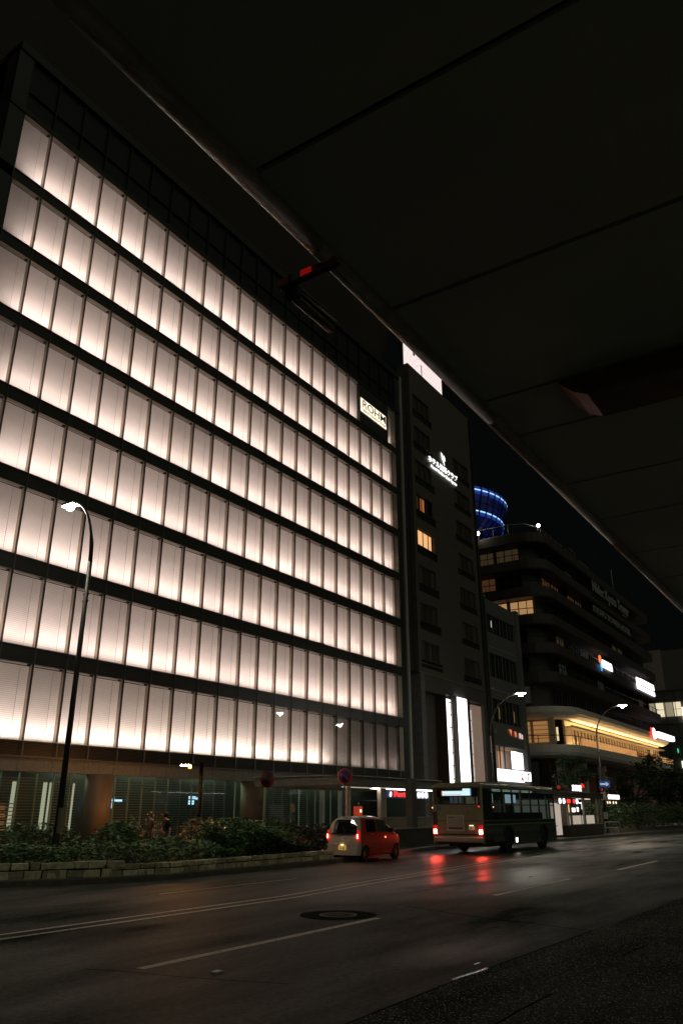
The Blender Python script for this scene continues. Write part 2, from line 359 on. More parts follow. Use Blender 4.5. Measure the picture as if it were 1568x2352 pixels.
# one bay of the curtain wall: mullion, side fin, head; blind and pane are sub-parts
M_blind = blind_mat(); M_cord = mat('blind_cord', (.35,.30,.25), .4); M_mull = mat('mullion_dark', (.035,.032,.03), .4, .4); M_pane = glass('clear_glass')
def bay_mesh(h, w, dst=None, x=0, z=0, end=False):
    d = .24; F = dst[0] if dst else MB(); Bl = dst[1] if dst else MB(); P = dst[2] if dst else MB()
    y = OY if dst else 0
    F.use(M_mull); F.box(x-.025,x+.025,y-.03,y+.05,z,z+h)
    F.use(M_fin)
    F.quad((x+.03,y+.05,z),(x+.03,y+d,z),(x+.03,y+d,z+h),(x+.03,y+.05,z+h))
    if end: F.quad((x+w,y+.02,z),(x+w-.42,y+d,z),(x+w-.42,y+d,z+h),(x+w,y+.02,z+h))
    else: F.quad((x+w-.04,y+.05,z),(x+w-.04,y+d,z),(x+w-.04,y+d,z+h),(x+w-.04,y+.05,z+h))
    F.quad((x+.03,y-.01,z+h-.004),(x+w-.03,y-.01,z+h-.004),(x+w-.03,y+d,z+h-.004),(x+.03,y+d,z+h-.004))
    F.use(M_black); xr = x+w-.42 if end else x+w-.04
    F.box(x+.03,xr,y+d-.02,y+d-.005,z+h-.09,z+h-.05)
    if not end: F.box(x+w-.2,x+w-.08,y+.08,y+.2,z+h-.09,z+h-.01)
    Bl.use(M_blind); Bl.quad((x+.03,y+d,z-.02),(xr,y+d,z-.02),(xr,y+d,z+h),(x+.03,y+d,z+h))
    Bl.use(M_cord)
    if not end: Bl.box(x+w*.71,x+w*.71+.009,y+d-.03,y+d-.018,z+.1,z+h-.05)
    P.use(M_pane); P.quad((x+.035,y,z),(x+w-.035,y,z),(x+w-.035,y,z+h),(x+.035,y,z+h))
    return F, Bl, P
cells = []
for i, (z0, z1) in enumerate(ROWS):
    for k in range(23):
        if i == 0 and 19 <= k <= 21: continue
        x = BX0+BW*k; ww = BW if k < 22 else XE-x
        if i == 0 and k == 22: x, ww = 52.95, XE-52.95
        end = k == 22
        px, py = project(x+ww/2, OY, (z0+z1)/2)
        p1 = project(x, OY, z0); p2 = project(x+ww, OY, z1); p3 = project(x+ww, OY, z0)
        x0c, x1c = max(0, p1[0]), min(1568, p3[0]); area = max(0, x1c-x0c)*abs(p3[1]-p2[1])
        if p3[1] < 0: area = 0
        cells.append((area, i, x, ww, end, z0, z1-z0))
cells.sort(key=lambda c: -c[0])
proto = {}; rest = (MB(), MB(), MB())
for n, (area, i, x, ww, end, z0, h) in enumerate(cells):
    if n < 100:
        key = (round(h,2), end, round(ww,2))
        if key not in proto:
            F, Bl, P = bay_mesh(h, ww, end=end)
            f = F.build('window', None, fixn=False); bl = Bl.build('blind', None, fixn=False); p = P.build('pane', None, fixn=False)
            bl.parent = f; p.parent = f; proto[key] = (f, bl, p)
            f.parent = office; f.location = (x-OX, 0, z0)
        else:
            f0, b0, p0 = proto[key]
            f = f0.copy(); S.collection.objects.link(f); f.parent = office; f.location = (x-OX, 0, z0)
            for c in (b0, p0):
                cc = c.copy(); S.collection.objects.link(cc); cc.parent = f
    else: bay_mesh(h, ww, rest, x, z0, end)
f = rest[0].build('windows', office, fixn=False); f['kind'] = 'stuff'; f['label'] = 'remaining glowing windows of the far and upper bays'
f2 = rest[1].build('blinds', f, shift=(OX,OY,0), fixn=False); f3 = rest[2].build('panes', f, shift=(OX,OY,0), fixn=False)
for q in (f2, f3): q['kind'] = 'stuff'; q.location = (0,0,0)
# rooms behind the blinds and the uplight trough at each floor
M_room = mat('room_white', (.09,.08,.07), .8)
M_up = lamp_mat('uplight_tube', (1.0,.78,.70), 70)
rm = MB().use(M_room)
for i, (z0, z1) in enumerate(ROWS):
    rm.quad((BX0,OY+1.6,z0-.02),(XE,OY+1.6,z0-.02),(XE,OY+1.6,z1+.02),(BX0,OY+1.6,z1+.02))
    rm.quad((BX0,OY+.25,z1-.012),(XE,OY+.25,z1-.012),(XE,OY+1.6,z1-.012),(BX0,OY+1.6,z1-.012))
rm.build('room_lining', office, fixn=False)
for i, (z0, z1) in enumerate(ROWS):
    u = MB().use(M_up)
    segs = [(16.9, 53.8)]
    if i == 0: segs = [(16.9,48.2),(53.0,53.8)]
    if i == 7: segs = [(16.9,44.2),(44.4,44.9),(45.9,46.3),(47.3,48.3),(49.3,50.2),(51.0,52.1),(53.0,53.6)]
    for a, c in segs:
        ys = .98 if i != 7 else .78
        wd = .07 if (i == 7 and a > 44) else .12
        u.quad((a,OY+ys-wd,z0+.0),(c,OY+ys-wd,z0+.0),(c,OY+ys+(.03 if wd > .1 else -.03),z0+.0),(a,OY+ys+(.03 if wd > .1 else -.03),z0+.0))
    u.build('uplight', office, fixn=False)
# spandrel seams
sp = MB().use(mat('spandrel_fin', (.10,.10,.09), .4, .4))
for i in range(1, 8):
    for k in range(23):
        sp.box(BX0+BW*k-.025, BX0+BW*k+.025, OY-.06, OY-.021, ROWS[i][1]+.01, ROWS[i-1][0]-.03)
for i in range(0, 8): sp.box(BX0,XE,OY-.075,OY-.0225,ROWS[i][0]-.06,ROWS[i][0]-.022)
sp.build('spandrel_rib', office)
# louvre band above the ground floor
lv = MB().use(M_black); lv.box(OX-6,XE,OY+.06,OY+.3,4.02,4.60)
lv.use(mat('louvre', (.085,.08,.07), .5, .3))
for k in range(9): lv.box(OX-6,XE,OY-.04,OY+.055,4.06+k*.062,4.082+k*.062)
lv.use(mat('louvre_fin', (.16,.155,.14), .5, .3))
for k in range(-4, 23): lv.box(BX0+BW*k-.04,BX0+BW*k+.03,OY-.09,OY-.041,3.98,4.62)
lv.box(OX-6,XE,OY-.12,OY+.3,3.96,4.018); lv.build('louvre_band', office)
bm_ = MB().use(mat('beam_stone', (.24,.22,.18), .6, noise=.2, nscale=8)); bm_.box(OX-6,46,OY-.02,OY+.5,3.40,3.958)
bm_.use(M_black)
for k in range(-4, 18): bm_.box(BX0+BW*k-.12,BX0+BW*k-.105,OY-.025,OY-.0205,3.40,3.957)
bm_.build('beam', office)
bm_ = MB().use(M_spandrel); bm_.box(46,55.1,OY+.02,OY+.5,3.1,3.955); bm_.build('beam_end', office)
# ground floor: lit interior behind glass, slatted blinds, pale fins, round columns
M_in = mat('green_room', (.24,.30,.22), .8)
gi = MB().use(M_in); gi.box(9,54.3,33.6,33.8,.15,3.94); gi.box(9,54.3,30.55,33.6,3.94,3.99); gi.use(M_pave); gi.box(9,54.3,30.3,33.6,.12,.17)
gi.use(mat('room_partition', (.10,.13,.11), .7))
for k in range(9,54,3):
    if random.random() < .7: gi.box(k,k+random.uniform(.3,1.4),32.6,32.7,.17,3.3)
gi.build('ground_floor_room', office)
gl_ = MB().use(lamp_mat('ceiling_light_green', (.86,1.0,.74), 4.2))
for a in (10,14.5,18.5,24.2,28.6,33.2,38.5,43.5,48.5): gl_.box(a,a+3.1,31.3,32.6,3.90,3.93)
gl_.build('ceiling_light', office)
scr = MB().use(lamp_mat('screen_blue', (.45,.75,1.0), 1.6))
for x, z in ((32.5,2.42),(26.9,2.25)): 
    scr.box(x,x+.5,31.2,31.24,z,z+.14); scr.box(x+.55,x+.95,31.2,31.24,z-.02,z+.1); scr.box(x,x+.4,31.2,31.24,z-.3,z-.05)
scr.build('screen', office)
fn = MB().use(lamp_mat('glow_fin', (.9,.86,.62), .42))  # fins glow themselves in place of room light falling on them
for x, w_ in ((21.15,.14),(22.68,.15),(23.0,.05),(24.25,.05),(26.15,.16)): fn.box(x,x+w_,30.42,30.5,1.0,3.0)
fn.build('glow_fin', office)
wf = MB().use(mat('window_post', (.30,.32,.26), .5))
for k in range(30):
    x = 19.6+k*.87
    if x < 45.8 and not 24.6 < x < 26: wf.box(x,x+.05,30.34,30.42,.15,3.38)
wf.build('window_post', office)
pg = MB().use(glass('ground_glass', (.85,.95,.88), .3)); pg.quad((9,30.3,.15),(54.3,30.3,.15),(54.3,30.3,3.38),(9,30.3,3.38)); pg.build('shop_glass', office, fixn=False)
sl = MB().use(mat('blind_slat', (.24,.25,.20), .6))
for (a, c) in ((9,24.6),(26.3,34.6),(37.6,40.4),(41.5,42.7)):
    for k in range(24): sl.box(a,c,30.5,30.56,.5+k*.115,.5+k*.115+.028)
for k in range(0,13): sl.box(9,21.3,30.22,30.27,.3+k*.15,.34+k*.15)
sl.build('slat_blind', office)
ol = MB().use(lamp_mat('amber_glow', (1.0,.36,.10), .35))  # glowing strips paint in an amber reflection across the slats
for k in range(14): ol.box(18.8,20.9+.02*(14-k)*random.random(),30.40,30.41,.7+k*.10,.73+k*.10)
ol.build('amber_reflection_glow', office)
M_bronze = mat('bronze_column', (.15,.105,.07), .6, .1, noise=.15, nscale=3, stretch=(1,1,.2))
for x in (25.2, 36.1):
    c = MB().use(M_bronze); c.cyl((x,29.9-.05,.15), .62, 3.245, 36); c.build('column', office)
c = MB().use(M_frame); c.box(42.95,43.2,29.7,29.95,.15,3.4); c.box(45.0,45.2,29.7,29.9,.15,3.9); c.build('corner_post', office)
# sign on the top row
sg = thing('office_sign', 'halo-lit black lettering on a dark panel at the top right of the glowing office front', 'sign', (50.5,30,33))
b = MB().use(mat('sign_panel', (.035,.035,.032), .35, noise=.2)); b.box(48.28,52.88,29.96,30.4,31.86,35.42); b.build('panel', sg)
b = MB().use(lamp_mat('sign_halo', (1.0,.84,.62), 1.5))
b.box(48.40,52.55,29.925,29.935,33.26,34.17); b.box(48.40,52.6,29.925,29.935,32.90,33.22); b.build('halo_light', sg, bevel=.004)
b = MB().use(M_black); b.fit('ROHM', 48.7, 52.45, 33.36, 34.08, FRONT(0,29.905,0), .008, .004); b.fit('SEMICONDUCTOR', 48.7, 52.45, 32.99, 33.17, FRONT(0,29.905,0), .008, 0); b.build('lettering', sg)

# ================================================================= hotel tower beside it
hotel = thing('hotel_building', 'dark brown hotel tower between the glowing offices and the narrow grey block', 'hotel', (57.5,30,0))
M_hot = mat('hotel_tile', (.105,.090,.072), .55, noise=.12, nscale=2)
WZ = [27.4-3.4*k for k in range(5)]
def wall_openings(mb, x0, x1, z0, z1, ys, ye, holes):
    xs = sorted({x0,x1,*[h[0] for h in holes],*[h[1] for h in holes]}); zs = sorted({z0,z1,*[h[2] for h in holes],*[h[3] for h in holes]})
    for a, c in zip(xs, xs[1:]):
        for d, e in zip(zs, zs[1:]):
            mx, mz = (a+c)/2, (d+e)/2
            if any(h[0] < mx < h[1] and h[2] < mz < h[3] for h in holes): continue
            mb.add([(a,ys,d),(c,ys,d),(c,ys,e),(a,ys,e)], [(0,1,2,3)])
    for h in holes:
        a, c, d, e = h[:4]
        mb.add([(a,ys,d),(c,ys,d),(c,ys,e),(a,ys,e),(a,ye,d),(c,ye,d),(c,ye,e),(a,ye,e)], [(0,1,5,4),(1,2,6,5),(2,3,7,6),(3,0,4,7)])
colA = [(57.8,61.75,z-.85,z) for z in (20.45+6.8+3.4*k for k in range(0))]
HW = []
for z in (37.6,34.2,30.7,27.3,23.9,20.45,17.1,13.75): HW.append((57.95,61.2,z,z+1.55,z-.82,z-.05,57.8,61.75))
for z in (34.1,30.7,27.3,23.85,20.4,17.0,13.6): HW.append((66.3,69.9,z,z+1.55,z-.65,z-.05,66.1,70.15))
holes = []
for h in HW: holes.append((h[0],h[1],h[2],h[3])); holes.append((h[6],h[7],h[4],h[5]))
w_ = MB().use(M_hot); wall_openings(w_, 57.15,71.15,12.55,42.05,30,30.18,holes)
w_.box(57.15,71.15,30.9,50,.15,42.05); w_.box(70.9,71.15,30.0,50,.15,42.05); w_.box(57.15,57.25,30.0,50,12.5,42.05); w_.box(57.15,71.15,30,31,42.05,42.1)
w_.build('wall', hotel, fixn=False)
w_ = MB().use(mat('hotel_line', (.22,.18,.14), .5)); w_.box(57.2,63.6,29.95,29.995,12.5,12.6); w_.box(63.6,71.0,29.95,29.995,12.5,12.56)
for z in (12.95,13.35): w_.box(57.6,62.0,29.97,29.995,z,z+.05)
w_.box(71.0,71.12,29.93,29.998,12.6,42.1); w_.build('string_course', hotel)
M_cur = mat('curtain', (.20,.17,.13), .8)
for n, h in enumerate(HW):
    lit = {3: (1,.52,.2,.0), 4: (1,.55,.22,1.0)}
    f = MB().use(mat('window_frame_dark', (.07,.065,.055), .5)); x0, x1, z0, z1 = h[:4]
    f.box(x0,x1,30.10,30.14,z0,z0+.06); f.box(x0,x1,30.10,30.14,z1-.06,z1)
    for q in (0,.36,.68,1): f.box(x0+(x1-x0-.07)*q,x0+(x1-x0-.07)*q+.07,30.09,30.15,z0,z1)
    f.use(M_dark); f.box(h[6],h[7],30.12,30.16,h[4],h[5]); f.use(mat('grille', (.03,.03,.03), .5))
    for q in range(4): f.box(h[6]+(h[7]-h[6]-.05)*q/3,h[6]+(h[7]-h[6]-.05)*q/3+.05,30.05,30.12,h[4],h[5])
    fr = f.build('window', hotel)
    c = MB()
    if n == 4: c.use(lamp_mat('curtain_lit', (1,.53,.22), .95)); c.box(x0+.07,x1-.07,30.3,30.32,z0,z1)
    elif n == 3:
        c.use(M_dglass); c.box(x0,x1,30.3,30.32,z0,z1); c.use(lamp_mat('curtain_dim', (1,.30,.08), .35)); c.box(x0+1.25,x0+2.0,30.27,30.29,z0,z1-.1); c.use(lamp_mat('curtain_faint', (.8,.45,.15), .03)); c.box(x0+.1,x0+.8,30.27,30.29,z0,z1-.1)
    else:
        c.use(mat('window_dim', (.055,.05,.04), .3)); c.box(x0,x1,30.17,30.19,z0,z1); c.use(mat('curtain_dim2', (.10,.09,.07), .8))
        for q in (.12,.5,.8):
            if random.random() < .6: c.box(x0+(x1-x0)*q,x0+(x1-x0)*q+random.uniform(.15,.5),30.155,30.169,z0,z1)
    c.build('curtain', fr)
# base of the hotel
b = MB().use(mat('grey_stone', (.17,.16,.165), .5, noise=.2, nscale=4)); b.box(57.4,58.1,29.94,30.9,.15,12.45); b.use(M_black)
for k in range(12): b.box(57.4,58.1,29.93,29.939,1+k,1.02+k)
b.build('stone_pier', hotel)
b = MB().use(mat('base_panel', (.10,.092,.085), .4, noise=.15, nscale=1)); b.box(58.1,61.95,29.95,30.9,11.1,12.45); b.box(61.95,71.0,29.98,30.9,11.25,12.45)
b.box(70.0,71.1,29.95,30.9,.15,11.25); b.build('base_header', hotel)
b = MB().use(mat('brown_recess', (.055,.032,.022), .5, noise=.2)); b.box(58.1,61.8,31.2,31.4,.15,11.1); b.box(61.78,61.88,29.9,31.2,.15,11.1); b.build('recess_wall', hotel)  # thin right-hand jamb added to keep sign light off the recess
b = MB().use(lamp_mat('hallway_lamp', (1,.35,.1), .6)); b.box(59.0,59.25,31.1,31.15,7.15,7.2); b.build('hall_lamp', hotel)
b = MB().use(mat('beige_stone', (.60,.48,.40), .6, noise=.15)); b.box(66.95,67.1,30.1,30.9,.15,11.25); b.use(mat('dark_gap', (.03,.025,.02), .7)); b.box(63.3,64.15,30.05,30.9,.15,11.25); b.box(63.40,63.66,29.72,29.99,2.9,11.25); b.use(mat('glow_stone', (.5,.4,.33), .6, noise=.15, nscale=1, emit=(1,.66,.50), es=.13)); b.box(67.9,70.0,30.25,30.9,.15,11.0); b.build('base_wall', hotel)  # right-hand stone gets its lit look from its own emission
b = MB().use(lamp_mat('ladder_window', (1,.90,.84), .75))
for k in range(7): b.box(67.15,67.8,30.3,30.4,3.6+k*1.0,4.5+k*1.0)
b.build('ladder_window', hotel)
s1 = thing('light_column_sign', 'slim white light column with a thin rod in front, left one on the hotel base', 'lit sign', (62.6,30,4), 'white light columns on the hotel base')
b = MB().use(lamp_mat('column_light', (1,.95,.92), 2.6)); b.box(61.9,63.05,30.05,30.3,3.0,10.9); b.build('light_box', s1)
b = MB().use(M_dark); b.tube([(62.55,29.8,3),(62.55,29.8,11.2)], .035, 6)
for k in range(8): b.box(62.49,62.61,29.76,30.05,3.2+k*1.05,3.28+k*1.05)
b.build('rod', s1)
b = MB().use(lamp_mat('column_edge_light', (1,.86,.76), .65)); b.box(63.05,63.3,30.08,30.3,3.0,10.9); b.build('edge_light', s1)
s2 = thing('light_column_sign', 'broad brilliant white projecting light column, right one on the hotel base', 'lit sign', (65.2,29.5,4), 'white light columns on the hotel base')
b = MB().use(lamp_mat('column_light2', (1,.96,.94), 3.2)); b.box(63.67,65.78,29.75,29.975,3.0,11.2); b.build('light_box', s2)
b = MB().use(mat('column_case', (.05,.05,.06), .4)); b.box(66.35,66.75,29.90,29.99,2.9,11.3); b.build('case', s2)
# roof billboard and lettering
bb = thing('rooftop_billboard', 'glowing pale pink rooftop billboard on the hotel seen under the canopy tube', 'billboard', (61.5,30.5,42.1))
def bill_mat():
    m = lamp_mat('billboard_face', (1,.80,.77), 1.0); nt = m.node_tree; bs = nt.nodes['Principled BSDF']
    tc = nd(nt,'ShaderNodeTexCoord'); wv = nd(nt,'ShaderNodeTexWave'); wv.wave_type = 'RINGS'; wv.rings_direction = 'Y'; wv.inputs['Scale'].default_value = .5; wv.inputs['Distortion'].default_value = 1.5
    nt.links.new(tc.outputs['Object'], wv.inputs['Vector']); cr = nd(nt,'ShaderNodeValToRGB')
    cr.color_ramp.elements[0].color = (.86,.68,.65,1); cr.color_ramp.elements[0].position = 0; cr.color_ramp.elements[1].position = .12; cr.color_ramp.elements[1].color = (.97,.83,.80,1)
    nt.links.new(wv.outputs['Fac'], cr.inputs[0]); nt.links.new(cr.outputs[0], bs.inputs['Emission Color']); return m
b = MB().use(bill_mat()); b.box(57.5,65.65,30.5,30.6,42.12,45.9); b.build('face', bb)
b = MB().use(M_dark); b.box(57.4,65.75,30.62,30.9,42.11,46.0); b.tube([(60.9,30.42,42.12),(60.9,30.42,43.9)], .04, 6); b.box(59.3,59.6,30.44,30.49,44.3,44.6); b.build('frame', bb)
hs = thing('hotel_sign', 'white glowing two-line hotel sign under a curved emblem on the dark tower', 'sign', (63.8,30,33.5))
M_sw = lamp_mat('sign_white', (.97,1,.96), 1.6)
b = MB().use(M_sw)
b.add([(63.35,29.9,35.05),(63.75,29.9,34.95),(63.85,29.9,34.5),(64.15,29.9,33.85),(64.0,29.9,33.8),(63.5,29.9,34.4)], [(0,1,2,3,4,5)])
b.add([(63.95,29.9,34.95),(64.25,29.9,34.75),(64.3,29.9,34.4),(64.05,29.9,34.2),(63.9,29.9,34.6)], [(0,1,2,3,4)])
b.build('emblem', hs, fixn=False)
b = MB().use(M_sw); b.fit('ホテル法華クラブ', 60.55, 66.95, 33.0, 33.68, FRONT(0,29.9,0), .02, .02); b.build('upper_lettering', hs)
b = MB().use(M_sw); b.fit('Hotel Hokke Club Kyoto', 61.05, 66.7, 32.42, 32.85, FRONT(0,29.9,0), .02, .02); b.build('lower_lettering', hs)

# ================================================================= narrow grey block
grey = thing('grey_office_block', 'narrow six-storey grey block with banded windows beside the dark hotel', 'office block', (72,30,0))
M_g = mat('grey_panel', (.13,.14,.13), .45, noise=.12, nscale=2)
b = MB().use(M_g)
bands = [(.15,4.4),(7.65,9.85),(12.1,14.2),(16.6,18.7),(20.6,22.1)]
for a, c in bands: b.box(72.1,79.95,30,31.2,a,c)
b.box(72.1,80.8,31.2,50,.15,22.0); b.box(79.95,80.8,29.75,31.2,.15,22.3); b.box(71.65,72.1,29.9,31.2,.15,22.4); b.build('wall', grey)
b = MB().use(mat('drip_line', (.38,.35,.30), .4, .2))
for z in (17.15,12.9,): b.box(72.1,80.0,29.93,29.998,z,z+.08)
b.box(72.2,72.5,29.8,29.99,12.9,13.2); b.box(72.2,72.45,29.8,29.99,8.8,9.05); b.build('ledge', grey)
b = MB().use(M_dark); b.tube([(70.9,29.85,.15),(70.9,29.85,42)], .09, 8); b.tube([(71.35,29.75,.15),(71.35,29.75,22)], .07, 8); b.build('downpipe', grey)
for (z0, z1) in ((9.85,12.1),(14.2,16.6),(18.7,20.6)):
    for k in range(4):
        x = 72.1+k*1.96; f = MB().use(mat('win_bar', (.20,.20,.17), .4, .3)); f.box(x+.9,x+.95,30.15,30.2,z0,z1); f.box(x+1.90,x+1.96,30.1,30.2,z0,z1)
        fr = f.build('window', grey); g_ = MB().use(M_dglass); g_.box(x,x+1.9,30.25,30.28,z0,z1)
        if (k, z0) in ((1,9.85),(3,9.85)): g_.use(lamp_mat('dim_amber', (.9,.6,.2), .18)); g_.box(x+.3,x+.45,30.2,30.24,z0+.4,z0+1.5)
        g_.build('pane', fr)
b = MB().use(lamp_mat('office_tube', (.8,.9,.8), 1.0)); b.box(74.0,74.1,30.2,30.24,19.4,20.1); b.build('tube_light', grey)
b = MB().use(mat('orange_wall', (.3,.15,.06), .7)); b.box(72.1,79.95,31.0,31.1,4.4,7.65); b.build('shop_wall', grey)
b = MB().use(lamp_mat('orange_room', (1,.42,.12), .35)); b.box(75.0,76.2,30.9,30.95,5.0,7.3); b.box(72.6,73.0,30.9,30.95,6.6,7.2); b.use(lamp_mat('orange_room_dim', (1,.45,.18), .08)); b.box(72.2,74.9,30.96,30.99,4.5,7.4); b.box(76.3,79.9,30.96,30.99,4.5,7.4); b.build('lit_room', grey)
b = MB().use(mat('win_bar', (.3,.3,.3)))
for x in (73.6,74.8,): b.box(x,x+.1,30.1,30.2,4.4,7.65)
b.build('shop_mullion', grey)
sg = thing('restaurant_signboard', 'long white backlit signboard with black and red marks on the grey block', 'sign', (76,29.5,4.5))
b = MB().use(lamp_mat('signboard_face', (1,.97,.97), 2.6)); b.box(72.2,79.0,29.88,29.98,4.42,5.50); b.box(78.55,80.2,29.6,29.73,4.55,5.42); b.build('light_box', sg, bevel=.03)
b = MB().use(M_black); b.fit('マフ', 76.2, 77.9, 4.75, 5.3, FRONT(0,29.86,0), .006); b.tube([(78.3,29.86,4.6),(78.5,29.86,5.0),(78.35,29.86,5.3)], .06, 6); b.tube([(79.2,29.58,4.6),(79.4,29.58,5.1),(79.1,29.58,5.35)], .07, 6); b.tube([(79.4,29.58,5.1),(79.7,29.58,5.35)], .06, 6)
b.box(78.9,79.15,29.86,29.87,4.7,5.3); b.use(lamp_mat('red_mark', (.9,.05,.02), 1)); b.cyl((78.2,29.84,4.75), .14, .03, 12, 'y'); b.cyl((78.55,29.84,4.7), .16, .03, 12, 'y'); b.build('marks', sg)
sg = thing('projecting_sign', 'square brilliant white sign standing above the long signboard of the grey block', 'sign', (77.5,29.5,5.6))
b = MB().use(lamp_mat('signboard_face', (1,.97,.97), 2.6)); b.box(76.1,77.6,29.87,29.98,5.62,7.3); b.box(77.62,79.05,29.87,29.98,5.62,7.25); b.build('light_box', sg, bevel=.04)
b = MB().use(mat('lilac_mark', (.2,.12,.2), .5)); b.tube([(78.0,29.85,6.7),(78.3,29.85,6.6),(78.1,29.85,6.3),(78.4,29.85,6.1),(78.1,29.85,5.9)], .025, 5); b.tube([(77.2,29.85,6.1),(77.4,29.85,5.9),(77.6,29.85,6.2)], .025, 5); b.box(76.5,76.7,29.85,29.86,6.8,6.95); b.build('marks', sg)
sg = thing('red_letter_sign', 'row of small red and white letters on the grey block below its second storey windows', 'sign', (78,30,8.9))
b = MB().use(lamp_mat('red_letter', (1,.22,.1), .9)); b.add([(75.9,29.9,9.4),(76.6,29.9,9.35),(76.45,29.9,8.75)], [(0,1,2)]); b.add([(77.3,29.9,9.3),(77.8,29.9,9.25),(77.75,29.9,8.75),(77.4,29.9,8.75)], [(0,1,2,3)]); b.use(lamp_mat('white_letter', (1,.7,.65), .8)); b.box(78.6,79.0,29.88,29.92,8.7,9.2); b.box(79.2,79.5,29.88,29.92,8.65,9.1); b.build('letters', sg, fixn=False)

# ================================================================= tower hotel block with rounded corner
th = thing('tower_hotel_building', 'big dark hotel block of stacked rounded floors above a warm lit white podium', 'hotel', (87,28.5,0))
def rrect(x0, y0, x1, y1, r, n=7):
    p = [(x1,y1),(x0,y1)]
    for k in range(n+1):
        a = math.pi+k*math.pi/2/n; p.append((x0+r+r*math.cos(a), y0+r+r*math.sin(a)))
    for k in range(n+1):
        a = 1.5*math.pi+k*math.pi/2/n; p.append((x1-r*.5+r*.5*math.cos(a), y0+r*.5+r*.5*math.sin(a)))
    return p
M_slab = mat('slab_brown', (.050,.038,.031), .6, noise=.18, nscale=.6)
M_twall = mat('tower_wall', (.050,.045,.040), .5, noise=.25, nscale=.5)
FL = [32.6-3.4*k for k in range(6)]     # slab bottoms
b = MB().use(M_slab)
for k, z in enumerate(FL):
    b.prism(rrect(87,28.5,142,70,2.6,5), z, z+1.15); b.prism(rrect(87.12,28.62,141.9,70,2.5,5), z-.12, z)
b.prism(rrect(88.2,29.8,141,70,3), 33.75, 34.3); b.build('floor_slab', th)
b = MB().use(M_twall); b.prism(rrect(88.9,30.4,140.5,69,2.4), 12, 33); b.build('wall', th)
# windows: side face (looking -X) and street face
def thwin(lit=None, dim=False):
    f = MB().use(mat('win_bar2', (.11,.10,.09), .5)); f.box(-1.6,1.6,-.10,-.02,2.02,2.1); f.box(-1.6,1.6,-.1,-.02,0,.08)
    for q in (-1.6,-.56,.5,1.53): f.box(q,q+.07,-.10,-.02,.08,2.02)
    p = MB().use(lit or M_dglass); p.box(-1.58,1.58,-.019,-.005,.05,2.05)
    if lit: p.use(mat('curtain_fold', (.25,.18,.1), .8)); p.box(-.55,-.45,-.03,-.02,.08,2.02); p.box(1.3,1.5,-.03,-.02,.08,2.02)
    return f, p
WM = {'off': None, 'a': lamp_mat('win_amber', (1,.56,.22), .38), 'b': lamp_mat('win_ochre', (.9,.62,.30), .035), 'c': lamp_mat('win_rust', (1,.42,.17), .05), 'd': lamp_mat('win_green', (.5,.7,.6), .02)}
proto2 = {}
def put_win(kind, x, y, z, rz):
    if kind not in proto2:
        f, p = thwin(WM[kind]); fo = f.build('window', None); po = p.build('pane', None); po.parent = fo; proto2[kind] = (fo, po)
        fo.parent = th; fo.location = (x-87, y-28.5, z); fo.rotation_euler.z = rz
    else:
        f0, p0 = proto2[kind]; fo = f0.copy(); po = p0.copy(); S.collection.objects.link(fo); S.collection.objects.link(po)
        po.parent = fo; fo.parent = th; fo.location = (x-87, y-28.5, z); fo.rotation_euler.z = rz
side = [['b','b','b'],['off','c','c'],['a','a','off'],['off','off','off'],['off','off','off'],['d','off','off']]
side[4] = ['off','b','off']
for k in range(6):
    z = FL[k]-2.22
    for j in range(3):
        if side[k][j]: put_win(side[k][j], 88.88, 33.4+j*3.3-(0 if k != 2 else 1.3), z, -math.pi/2)
random.seed(3)
for k in range(6):
    for j in range(15):
        if j == 14 and k < 3: continue
        kind = 'off'
        if (k, j) in ((1,0),(1,1),(1,3)): kind = 'c'
        if (k, j) in ((1,4),): kind = 'b'
        if random.random() < .06: kind = 'd'
        if random.random() < .05: kind = 'b'
        put_win(kind, 93.2+j*3.3, 30.38, FL[k]-2.22, 0)
# railings along the slab edges
rl = MB().use(M_dark)
for z in FL[1:]:
    pts = [(87.15,40,z+1.9),(87.15,32,z+1.9)]+[(87.15+3.3+3.3*math.cos(math.pi+a*math.pi/12), 28.65+3.3+3.3*math.sin(math.pi+a*math.pi/12), z+1.9) for a in range(1,6)]+[(90.6,28.65,z+1.9),(141,28.65,z+1.9)]
    rl.tube(pts, .05, 4)
    for y in range(32,40,2): rl.tube([(87.15,y,z+1.1),(87.15,y,z+1.9)], .04, 4)
    for x in range(91,141,3): rl.tube([(x,28.65,z+1.1),(x,28.65,z+1.9)], .04, 4)
rl.build('railing', th)
rl = MB().use(M_frame)
pts = [(88.4,42,35.6),(88.4,33,35.6),(89.2,31,35.6),(91.5,30.0,35.6),(104,30.0,35.6)]; rl.tube(pts, .04, 4)
for p in [(88.4,y) for y in range(33,42,2)]+[(x,30) for x in range(92,105,2)]: rl.tube([(p[0],p[1],34.3),(p[0],p[1],35.6)], .04, 4)
rl.build('roof_railing', th); rl = MB().use(M_frame); rl.tube([(106,30,34.3),(106,30,36.2),(103.5,30,36.2)], .05, 5); rl.build('roof_hoist', th); rl = MB().use(M_frame); rl.tube([(113,30,34.3),(112.3,30,35.6),(108.5,30.5,35.9)], .05, 5); rl.build('roof_hoist', th); rl = MB().use(M_frame); rl.tube([(126,30,34.3),(126,30,38.6)], .07, 5); rl.build('roof_mast', th)
